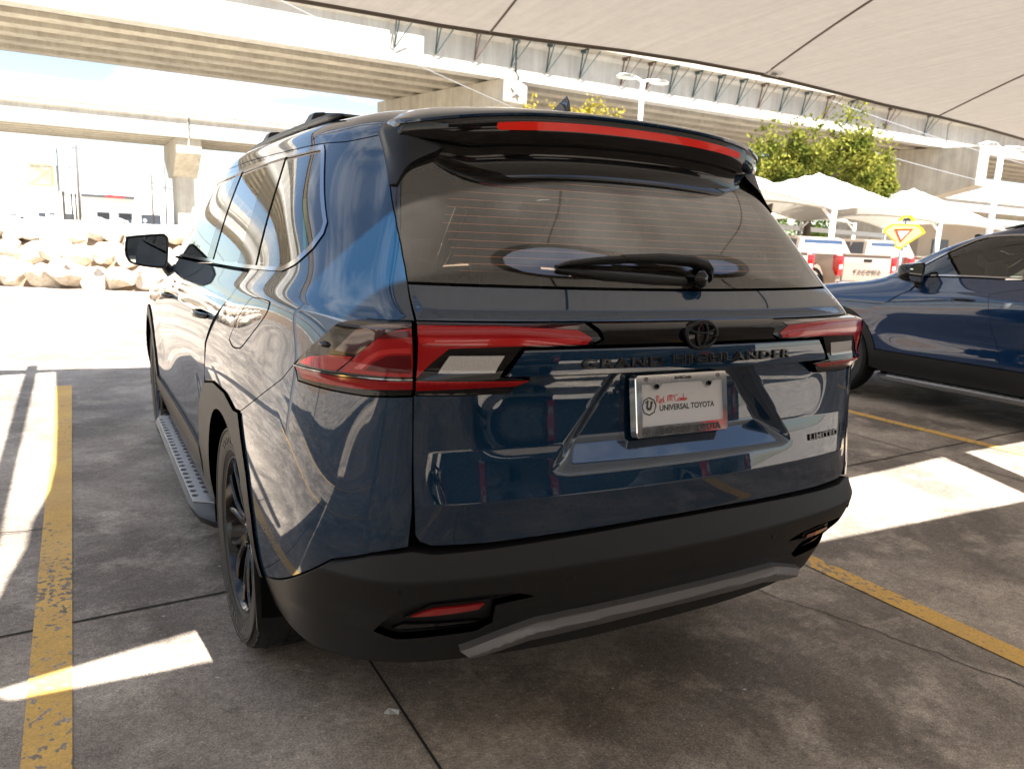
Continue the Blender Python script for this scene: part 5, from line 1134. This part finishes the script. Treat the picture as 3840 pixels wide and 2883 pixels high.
        sc_([(14,10),(19,13),(18,16),(14,13),(15,8),(20,8)],0); sc_([(28,22),(26,13),(23,16),(20,11),(24,8),(28,13),(27,7),(32,8)],0)
        sc_([(40,8),(42,22),(46,22),(45,9)],0); sc_([(46,20),(50,24),(50,9)],0); sc_([(50,20),(55,24),(55,11),(57,8)],0)
        sc_([(62,24),(59,23),(59,19),(63,19)],0); sc_([(74,22),(70,25),(65,19),(66,10),(72,8),(76,12)],0)
        sc_([(80,16),(77,13),(78,8),(82,9),(83,14),(80,16)],0); sc_([(84,15),(85,8),(88,15),(89,8),(92,15),(93,8)],0)
        sc_([(95,26),(95,8),(99,9),(99,14),(95,14)],0); sc_([(101,8),(104,15),(106,11),(103,8)],0)
        mb.build('plate_script',MT['redink'],pr,smooth=True)
        # round U mark
        mb=MB(); cx,cz=-.1125,.0
        mb.tube([(cx+.0215*math.cos(t)*(1+.035*math.cos(8*t)),-.0096,cz-.001+.0215*math.sin(t)*(1+.035*math.cos(8*t))) for t in np.linspace(0,2*math.pi,41)],.0016,6,False)
        vs,fs=text_mesh('U',.031,.0003,.0022,.85,.0); rot=math.radians(-12)
        mb.add([(cx+a*math.cos(rot)-b*math.sin(rot),-.0096-d,cz+a*math.sin(rot)+b*math.cos(rot)) for a,b,d in vs],fs)
        mb.box(cx-.0135,cx-.003,-.0099,-.0093,cz+.0085,cz+.0112); mb.box(cx+.004,cx+.0125,-.0099,-.0093,cz+.006,cz+.0085)
        mb.build('plate_mark',MT['ink'],pr,fix=False)
        ptext('UNIVERSAL TOYOTA',.0235,.0175,-.0680,.0012,.0005,.985,'frame_lettering',MT['charcoal'],y=-.0142,bev=.0004)
        ptext('Red McCombs',.0105,-.001,.0690,.0006,.0002,.90,'frame_script',MT['charcoal'],y=-.0140,shear=.4)
        mb=MB(); cx,cz=-.1275,-.0670
        mb.tube([(cx+.0118*math.cos(t),-.0142,cz+.0118*math.sin(t)) for t in np.linspace(0,2*math.pi,31)],.0010,6,False)
        vs,fs=text_mesh('U',.017,.0006,.0010,.85); mb.add([(cx+a,-.0142-d,cz+b) for a,b,d in vs],fs); mb.build('frame_mark',MT['charcoal'],pr,fix=False)
        for s in (-1,1):
            M=Matrix.Translation((s*.090,-.0135,.0495))@Matrix.Rotation(-math.pi/2,4,'Z')
            MB().lathe([(0,.001),(.0035,.001),(.004,.004),(.0062,.004),(.0068,-.002)],18,M).build('plate_screw',MT['gloss'],pr,smooth=True,angle=30)
            mb=MB(); cx,cz=s*.1235,.0695
            for a,b,ox,oz in ((.0068,.0046,0,0),(.0024,.0044,0,0),(.0054,.0017,0,.0022)): mb.tube([(cx+ox+a*math.cos(t),-.0140,cz+oz+b*math.sin(t)) for t in np.linspace(0,2*math.pi,25)],.00055,5,False)
            mb.build('frame_emblem',MT['charcoal'],pr)
        MB().box(-.149,.149,-.002,.012,-.072,.072).build('plate_bracket',MT['satin'],pr,bevel=.003)
    # --- wiper
    wy=lambda x,z: float(rear_y([x],[z],False)[0])
    pts=[(-.335,1.338,.016),(-.30,1.347,.026),(-.22,1.355,.034),(-.145,1.360,.040)]; pts2=[(-.145,1.362,.042),(-.02,1.366,.050),(.08,1.362,.055),(.125,1.350,.056),(.135,1.335,.052),(.125,1.318,.046)]
    def blade(pts,hw,th,nm,mat,par):
        g=[]
        for (x,z,o),w in zip(pts,hw):
            y=wy(x,z)-o; g.append([(x,y+th,z-w-.003),(x,y+.004,z-w),(x,y-.002,z-w*.4),(x,y-.002,z+w*.5),(x,y+.006,z+w),(x,y+th,z+w)])
        mb=MB(); mb.grid(g); mb.add(g[0],[tuple(range(6))]); mb.add(g[-1],[tuple(range(6))[::-1]]); return mb.build(nm,mat,par,smooth=True,angle=50)
    wp=blade(pts2,[.010,.013,.014,.016,.017,.012],.02,'wiper_arm',MT['satin'],tg)
    blade(pts,[.002,.006,.009,.010],.016,'wiper_blade_cover',MT['satin'],wp)
    bl_=[(-.335,1.330,.010),(-.2,1.318,.012),(-.05,1.310,.012),(.06,1.306,.010)]; blade(bl_,[.004,.012,.014,.010],.012,'wiper_blade',MT['rubber'],wp)
    x,z=.095,1.315; M=Matrix.Translation((x,wy(x,z)-.01,z))@Matrix.Rotation(-math.pi/2,4,'Z'); MB().lathe([(0,.038),(.016,.036),(.024,.028),(.026,-.01)],24,M).build('wiper_hub',MT['gloss'],wp,smooth=True,angle=40)
    # --- handles, fuel door
    def side_pt(y,z,o=0,nu=None):
        q=uvof([(y,z)],[1,2],(np.interp(y,[.65,1.15,1.9,2.6,3.3],[-5,-6,-7,-8,-9]),np.interp(z,[.68,.88,1.06,1.18],[2,3,4,5]))); P,N_=SN(q[:,0],q[:,1]); return Vector(P[0])+Vector(N_[0])*o
    for m in (1,-1):
        for par,y,z,sc_ in ((dL,1.60,1.082,1),(fL,2.83,1.048,1)):
            c=side_pt(y,z); mb=MB(); g=[]
            for t in np.linspace(-1,1,11):
                o=.040*(1-abs(t)**3.5)+.004; w=.0125*(1-.35*abs(t)**3); yy=y+t*.105; cx=side_pt(yy,z); g.append([(m*(cx.x-o+.012),yy,z-w),(m*(cx.x-o-.004),yy,z-w*.6),(m*(cx.x-o-.007),yy,z+w*.2),(m*(cx.x-o-.002),yy,z+w),(m*(cx.x-o+.012),yy,z+w*.9)])
            for r_ in g: r_.append(r_[0])
            mb.grid(g); hnd=mb.build('door_handle',MT['gloss'],par[0 if m==1 else 1],smooth=True,angle=60)
            cup=[]
            for i in range(7):
                row=[]
                for j in range(13):
                    a=2*math.pi*j/12; r=i/6; p=side_pt(y+.062*r*math.cos(a),z+.046*r*math.sin(a),.0012-.012*0); row.append((m*(p.x+.0),p.y,p.z))
                cup.append(row)
            mb=MB(); mb.grid(cup); mb.build('handle_cup',MT['satin'],par[0 if m==1 else 1],smooth=True)
    fp=smoothpoly([(-5.87,3.93),(-5.56,4.98),(-5.42,5.12),(-5.14,5.12),(-5.08,5.0),(-5.16,4.62),(-5.56,3.88),(-5.68,3.76),(-5.80,3.74),(-5.88,3.82)],(),4)
    ring=[(u*1.0,v) for u,v in fp]; c0=np.mean(np.array(ring),0); ri=[tuple(c0+(np.array(p)-c0)*.955) for p in ring]
    panel('fuel_door',[ri],P_,R,step=(.1,.1),off=.0008,gap=0,rim=.001)
    panel('fuel_door_gap',[ring,ri],MT['black'],R,step=(.4,.4),off=.0010,gap=0,rim=0,seg=.05)
    # --- mirrors
    for m in (1,-1):
        mr=empty('side_mirror',(m*-1.3816*(1-1.067),-1.4468*(1-1.067),1.399*(1-1.067)),0,R); mr.scale=(1.067,1.067,1.067)
        out=[(-1.168,1.262),(-1.160,1.318),(-1.148,1.333),(-1.00,1.352),(-.975,1.346),(-.962,1.325),(-.968,1.225),(-.975,1.188),(-.990,1.176),(-1.075,1.182),(-1.140,1.198),(-1.160,1.225)]
        out=smoothpoly(out,(),3); oc=np.mean(np.array(out),0); g=[]
        for dy,k in ((-.004,.955),(-.008,1.0),(.03,1.03),(.075,.98),(.115,.82),(.14,.5),(.146,.05)): g.append([(m*(oc[0]+(x-oc[0])*k),2.96+dy,oc[1]+(z-oc[1])*k) for x,z in out+[out[0]]])
        mb=MB(); mb.grid(g); hs=mb.build('mirror_housing',MT['gloss'],mr,smooth=True,angle=50)
        gi=[(m*(oc[0]+(x-oc[0])*.90),2.962,oc[1]+(z-oc[1])*.87) for x,z in out]; n=len(gi)
        MB().add(gi,[tuple(range(n)) if m==1 else tuple(range(n))[::-1]]).build('mirror_glass',MT['mirror'],mr,fix=False)
        go=[(m*(oc[0]+(x-oc[0])*.958),2.957,oc[1]+(z-oc[1])*.957) for x,z in out]; gi2=[(x,2.965,z) for x,y,z in gi]
        mb=MB(); mb.grid([go+[go[0]],gi2+[gi2[0]]]); mb.build('mirror_rim',MT['satin'],mr,smooth=True)
        MB().tube([(m*-.985,3.02,1.20),(m*-.955,3.0,1.155),(m*-.925,2.97,1.125),(m*-.90,2.95,1.11)],[.024,.028,.036,.05],10).build('mirror_arm',MT['satin'],mr,smooth=True)
    # --- roof rails, cross bars, antenna
    for m in (1,-1):
        ys_=np.linspace(.95,2.75,16); P=[roofat_side(m,y) for y in ys_]
        MB().tube([(p[0],p[1],p[2]+.012) for p in P],[.006]+[.014]*14+[.006],8).build('roof_rail',MT['satin'],R,smooth=True)
    for y in (1.36,2.06):
        cb_=empty('roof_crossbar',(0,0,0),0,R); g=[]
        for x in np.linspace(-1,1,25):
            xx=x*.655; h=1.800-.002*abs(x)-(.05*max(0,(abs(x)-.90)/.10)**1.3 if abs(x)>.9 else 0); g.append([(xx,y-.030,h),(xx,y-.018,h+.011),(xx,y+.02,h+.010),(xx,y+.034,h),(xx,y+.02,h-.012),(xx,y-.018,h-.012),(xx,y-.030,h)])
        mb=MB(); mb.grid(g); mb.build('bar',MT['satin'],cb_,smooth=True,angle=60)
        for m in (1,-1): 
            mb=MB(); mb.add([(m*.668,y-.055,1.742),(m*.668,y+.075,1.742),(m*.612,y+.075,1.757),(m*.612,y-.055,1.757),(m*.640,y-.032,1.800),(m*.640,y+.036,1.800),(m*.600,y+.036,1.806),(m*.600,y-.032,1.806)],[(0,1,5,4),(1,2,6,5),(2,3,7,6),(3,0,4,7),(4,5,6,7),(3,2,1,0)]); mb.build('bar_foot',MT['satin'],cb_,bevel=.006)
    g=[]
    for t in np.linspace(0,1,12):
        y=.98-.27*t; h=.072*t**1.6 if t<.93 else .072; w=.030*(1-.35*t); z0=1.772
        g.append([(-w,y,z0),(-w*.55,y,z0+.005+h*.35),(-w*.16,y,z0+.005+h*.8),(0,y+.012*t,z0+.008+h),(w*.16,y,z0+.005+h*.8),(w*.55,y,z0+.005+h*.35),(w,y,z0)])
    mb=MB(); mb.grid(g); mb.add(g[-1],[tuple(range(7))]); mb.build('shark_antenna',P_,R,smooth=True,angle=50)
    # --- running boards
    for m in (1,-1):
        rb=empty('running_board',(0,0,-.098),0,R); xo,xi=-1.025,-.86
        oy=[1.62,1.70,1.85,3.45,3.58,3.66]; xx=[-1.02,-1.09,xo,xo,-1.085,-1.02]
        def top_z(x): return .372-.012*((x+.93)/.18)**2
        ys_=np.linspace(1.80,3.50,60); pad=[]
        Wd=[(xo+.012,1.86),(xo+.012,3.44),(xi-.01,3.52),(xi-.01,1.76)]; holes=[]
        for i in range(23):
            y=1.92+i*.066
            for j,x in enumerate((-.996,-.946)):
                yy=y+.033*j; holes.append([(x+.0145*math.cos(a),yy+.0175*math.sin(a)) for a in np.linspace(0,2*math.pi,9)[:-1]])
        Wm,Tm,lm_=fill([densify([(x,y) for x,y in Wd],.04)]+holes,.05)
        V=[(m*x,y,.376) for x,y in Wm]; mb=MB(); mb.add(V,[tuple(t) for t in Tm])
        for lp in lm_: n=len(lp); a=[V[i] for i in lp]; b=[(x,y,z-.006) for x,y,z in a]; mb.add(a+b,[(i,(i+1)%n,n+(i+1)%n,n+i) for i in range(n)])
        mb.build('tread_plate',MT['step'],rb,fix=False)
        g=[]
        for y,x in zip([1.58,1.62,1.70,1.86,3.4,3.50,3.56,3.60],[-.93,-.97,-1.01,xo-.004,xo-.004,-1.01,-.97,-.93]):
            g.append([(m*xi,y,.369),(m*(x+.012),y,.369),(m*x,y,.360),(m*(x+.006),y,.335),(m*(x+.05),y,.315),(m*xi,y,.315)])
        mb=MB(); mb.grid(g); mb.add(g[0],[tuple(range(6))]); mb.add(g[-1],[tuple(range(6))]); mb.build('board_body',MT['satin'],rb,smooth=True,angle=40)
    # --- mud flaps
    for m in (1,-1):
        pts=[(-.985,.60),(-.982,.40),(-.978,.245),(-.966,.232),(-.84,.226),(-.78,.235),(-.76,.62)]
        mb=MB(); mb.v=[];  vs=[(m*x,.735-.05*(.62-z)+dy,z) for dy in (0,.008) for x,z in pts]; n=len(pts); mb.add(vs,[tuple(range(n)),tuple(range(2*n-1,n-1,-1))]+[(i,i+n,(i+1)%n+n,(i+1)%n) for i in range(n)]); mb.build('mud_flap',MT['satin'],R)
    # --- inner shell, floor, arches
    uu=np.linspace(-13,13,157); vv=np.linspace(.15,5.88,34); U_,V_=np.meshgrid(uu,vv,indexing='ij'); P,N_=SN(U_.ravel(),V_.ravel())
    P=P-N_*np.where(np.abs(U_.ravel())<2.3,.075,.04)[:,None]; P=P.reshape(len(uu),len(vv),3); mb=MB(); idx=np.arange(len(uu)*len(vv)).reshape(len(uu),len(vv)); fs=[]
    for i in range(len(uu)-1):
        for j in range(len(vv)-1):
            c=(P[i,j]+P[i+1,j+1])/2
            if c[2]<.86 and abs(c[0])>.6 and (abs(c[1]-1.15)<.47 or abs(c[1]-4.1)<.47): continue
            if abs(c[0])>.6 and ((c[1]-1.15)**2+(c[2]-.385)**2<.47**2 or (c[1]-4.1)**2+(c[2]-.385)**2<.47**2): continue
            fs.append((idx[i,j],idx[i+1,j],idx[i+1,j+1],idx[i,j+1]))
    mb.add(P.reshape(-1,3),fs); mb.build('inner_shell',MT['black'],R,fix=False)
    mb=MB(); mb.box(-.55,.55,.42,4.9,.26,.42); mb.box(-.86,.86,1.62,3.62,.25,.40); mb.build('underbody',MT['black'],R,bevel=.02)
    for m in (1,-1):
        for yc in (1.15,4.10):
            g=[]
            for t in np.linspace(-.25,math.pi+.25,20): g.append([(m*.66,yc+.455*math.cos(t),.385+.455*math.sin(t)),(m*.965,yc+.445*math.cos(t),.385+.445*math.sin(t))])
            mb=MB(); mb.grid(g); mb.build('wheel_well',MT['black'],R,smooth=True)
            g=[[ (m*.66,yc+r*math.cos(t),.385+r*math.sin(t)) for r in (0.02,.46)] for t in np.linspace(-.3,math.pi+.3,18)]
            mb=MB(); mb.grid(g); mb.build('well_wall',MT['black'],R)
    # --- cabin seen through the glass
    cab=empty('cabin',(0,0,0),0,R)
    def cush(x0,x1,y0,y1,z0,z1,nm,b=.05): return MB().box(x0,x1,y0,y1,z0,z1).build(nm,MT['seat'],cab,bevel=b,smooth=True)
    for y,z,xs in ((.98,1.10,(-.42,0,.42)),(1.95,1.14,(-.44,.44)),(2.85,1.16,(-.40,.40))):
        for x in xs:
            cush(x-.21,x+.21,y,y+.14,.62,z,'seat_back'); cush(x-.12,x+.12,y+.01,y+.11,z+.05,z+.22,'headrest',.045)
    MB().box(-.72,.72,.55,.95,.80,.83).build('cargo_floor',MT['seat'],cab); MB().box(-.80,.80,3.30,3.65,1.0,1.16).build('dashboard',MT['seat'],cab,bevel=.04)
    MB().box(-.06,.06,3.30,3.36,1.58,1.64).build('room_mirror',MT['gloss'],cab,bevel=.02)
    g=[[ (x,y,min(1.66,1.70-.10*(x/.6)**2-.06*((y-1.8)/1.2)**2)) for x in np.linspace(-.60,.60,9)] for y in np.linspace(.72,2.75,9)]; mb=MB(); mb.grid(g); mb.build('headliner',MT['trimin'],cab,smooth=True)
    MB().tube([(-.40+.17*math.cos(t),3.2+.06*math.sin(t),1.10+.16*math.sin(t)) for t in np.linspace(0,2*math.pi,25)],.014,6,False).build('steering_wheel',MT['seat'],cab,smooth=True)
    for m in (1,-1):
        mb=MB(); mb.add([(m*.60,.62,1.60),(m*.62,.78,1.62),(m*.76,.72,1.30),(m*.70,.46,1.30)],[(0,1,2,3)]); mb.build('pillar_trim',MT['seat'],cab)
    MB().box(-.598,-.592,1.62,1.66,1.30,1.52).build('window_sticker',simple('green_sticker',(.10,.75,.25),.6),cab)
    # --- wheels
    for m in (1,-1):
        for yc in (1.15,4.10): make_wheel(R,m,yc)
    return R
def roofat_side(m,y):
    q=uvof([(-.655,y)],[0,1],(np.interp(y,[.69,.93,1.2,1.9,2.3,2.6],[-3,-5,-6,-7,-8,-9]),9.15)); P=S(q[:,0],q[:,1])[0]; return (m*P[0],P[1],P[2])
def make_wheel(R,m,yc):
    wh=empty('wheel',(0,0,0),0,R); C_=Matrix.Translation((m*-.850,yc,.383))@(Matrix.Identity(4) if m==1 else Matrix.Rotation(math.pi,4,'Z'))
    # local: outward is -x
    prof=[(.262,.10),(.30,.112),(.345,.116),(.368,.104),(.381,.085),(.3835,.06),(.3835,-.06),(.381,-.085),(.368,-.104),(.345,-.1165),(.30,-.113),(.272,-.104),(.262,-.095),(.255,-.085)]
    ty=MB().lathe(prof,72,C_).build('tyre',MT['rubber'],wh,smooth=True,angle=30)
    mb=MB(); n=44 # tread blocks
    for k in range(n):
        a0=2*math.pi*k/n; a1=2*math.pi*(k+.80)/n
        for x0,x1,sk in ((-.101,-.062,.3),(-.055,-.012,-.5),(-.005,.038,.5),(.045,.062,0),(.064,.101,-.3)):
            vs=[]
            for r in (.378,.3895 if abs(x0+x1)<.12 else .3855):
                for x,a in ((x0,a0),(x1,a0+sk*.10),(x1,a1+sk*.10),(x0,a1)): 
                    rr=r-(.010 if abs(x)>.09 else 0); vs.append(C_@Vector((x,rr*math.cos(a),rr*math.sin(a))))
            mb.add(vs,[(0,3,2,1),(4,5,6,7),(0,1,5,4),(1,2,6,5),(2,3,7,6),(3,0,4,7)])
    mb.build('tread',MT['rubber'],ty)
    mb=MB(); mb.lathe([(.350,-.1172),(.354,-.1195),(.358,-.1168)],72,C_); mb.lathe([(.283,-.1095),(.286,-.1115),(.289,-.1098)],72,C_); mb.build('sidewall_ridge',MT['rubber'],ty,smooth=True)
    # raised sidewall lettering
    mb=MB()
    for base in (90,270):
        word='CONTINENTAL'; 
        for i,ch in enumerate(word):
            ang=math.radians(base-(i-(len(word)-1)/2)*7.0)
            vs,fs=text_mesh(ch,.034,.0012,.0004,.9)
            for_=[]
            for a,b,d in vs:
                rr=.318+b; th=ang-a/.318; for_.append(C_@Vector((-.1135-d-.002*(1-((rr-.318)/.04)**2),-rr*math.cos(th)*1.0,rr*math.sin(th))))
            mb.add(for_,fs)
    mb.build('sidewall_lettering',simple('tyre_letter_grey',(.16,.15,.13),.6),ty,fix=False)
    rimm=MT['rimblack']
    rim=MB().lathe([(.266,-.098),(.262,-.103),(.256,-.102),(.250,-.092),(.243,-.075),(.236,-.04),(.232,.02),(.240,.09),(.258,.10)],72,C_).build('rim',rimm,wh,smooth=True,angle=40)
    mb=MB(); ns=6
    def V(r,a,x): return C_@Vector((x,r*math.cos(a),r*math.sin(a)))
    for k in range(ns):
        a=2*math.pi*k/ns+.3
        for s in (-1,1):
            secs=[(.045,a+s*.16,.020,-.070),(.10,a+s*.13,.013,-.083),(.16,a+s*.17,.0105,-.090),(.21,a+s*.235,.010,-.094),(.249,a+s*.275,.013,-.094)]
            rows=[]
            for r,b,w,x in secs:
                da=w/r; rows.append([V(r,b-da,x+.045),V(r,b-da,x+.006),V(r,b-da*.55,x),V(r,b+da*.55,x),V(r,b+da,x+.006),V(r,b+da,x+.045)])
            mb.grid(rows)
        rows=[]
        for r,w,x in ((.05,.016,-.066),(.09,.010,-.073),(.12,.004,-.074)): da=w/r; rows.append([V(r,a-da,x+.04),V(r,a-da,x),V(r,a+da,x),V(r,a+da,x+.04)])
        mb.grid(rows)
    mb.build('spoke',rimm,rim,smooth=True,angle=35)
    hb=MB().lathe([(0,-.078),(.026,-.080),(.031,-.076),(.034,-.066),(.058,-.064),(.070,-.058),(.075,-.03)],36,C_).build('hub_cap',rimm,wh,smooth=True,angle=30)
    mb=MB()
    for k in range(6):
        a=2*math.pi*(k+.5)/6+.3; mb.tube([V(.052,a,-.05),V(.052,a,-.078)],.0085,6)
    mb.build('lug_nuts',MT['darkchrome'],wh)
    MB().lathe([(.05,-.01),(.175,-.012),(.178,-.03),(.05,-.03)],48,C_,True).build('brake_disc',MT['step'],wh,smooth=True,angle=30)
    ca=MB().box(-.045,.01,-.0,.07,.10,.19,C_@Matrix.Rotation(.9,4,'X')).build('brake_caliper',simple('caliper_red',(.25,.01,.01),.4),wh,bevel=.008)
    vs=C_@Vector((-.100,.21*math.cos(2.2),.21*math.sin(2.2)))
hero=make_suv((0,0,0),'large slate blue suv seen from behind with its rear plate in the centre foreground',MT['paint'])
# second SUV of the same kind, brighter blue, silver wheels
nb=copy_tree(hero); nb.location=(6.32,-.30,0); nb['label']='bright blue suv at the right edge, showing its front door, mirror and silver wheel'
def swap(o):
    for ch in children(o):
        for s in ch.material_slots:
            mm={MT['paint']:MT['paint2'],MT['rimblack']:MT['rimsilver'],MT['sideglass']:MT['frontglass']}.get(s.material)
            if ch.name.startswith('board_body'): mm=MT['silver']
            if mm: s.link='OBJECT'; s.material=mm
        swap(ch)
swap(nb)
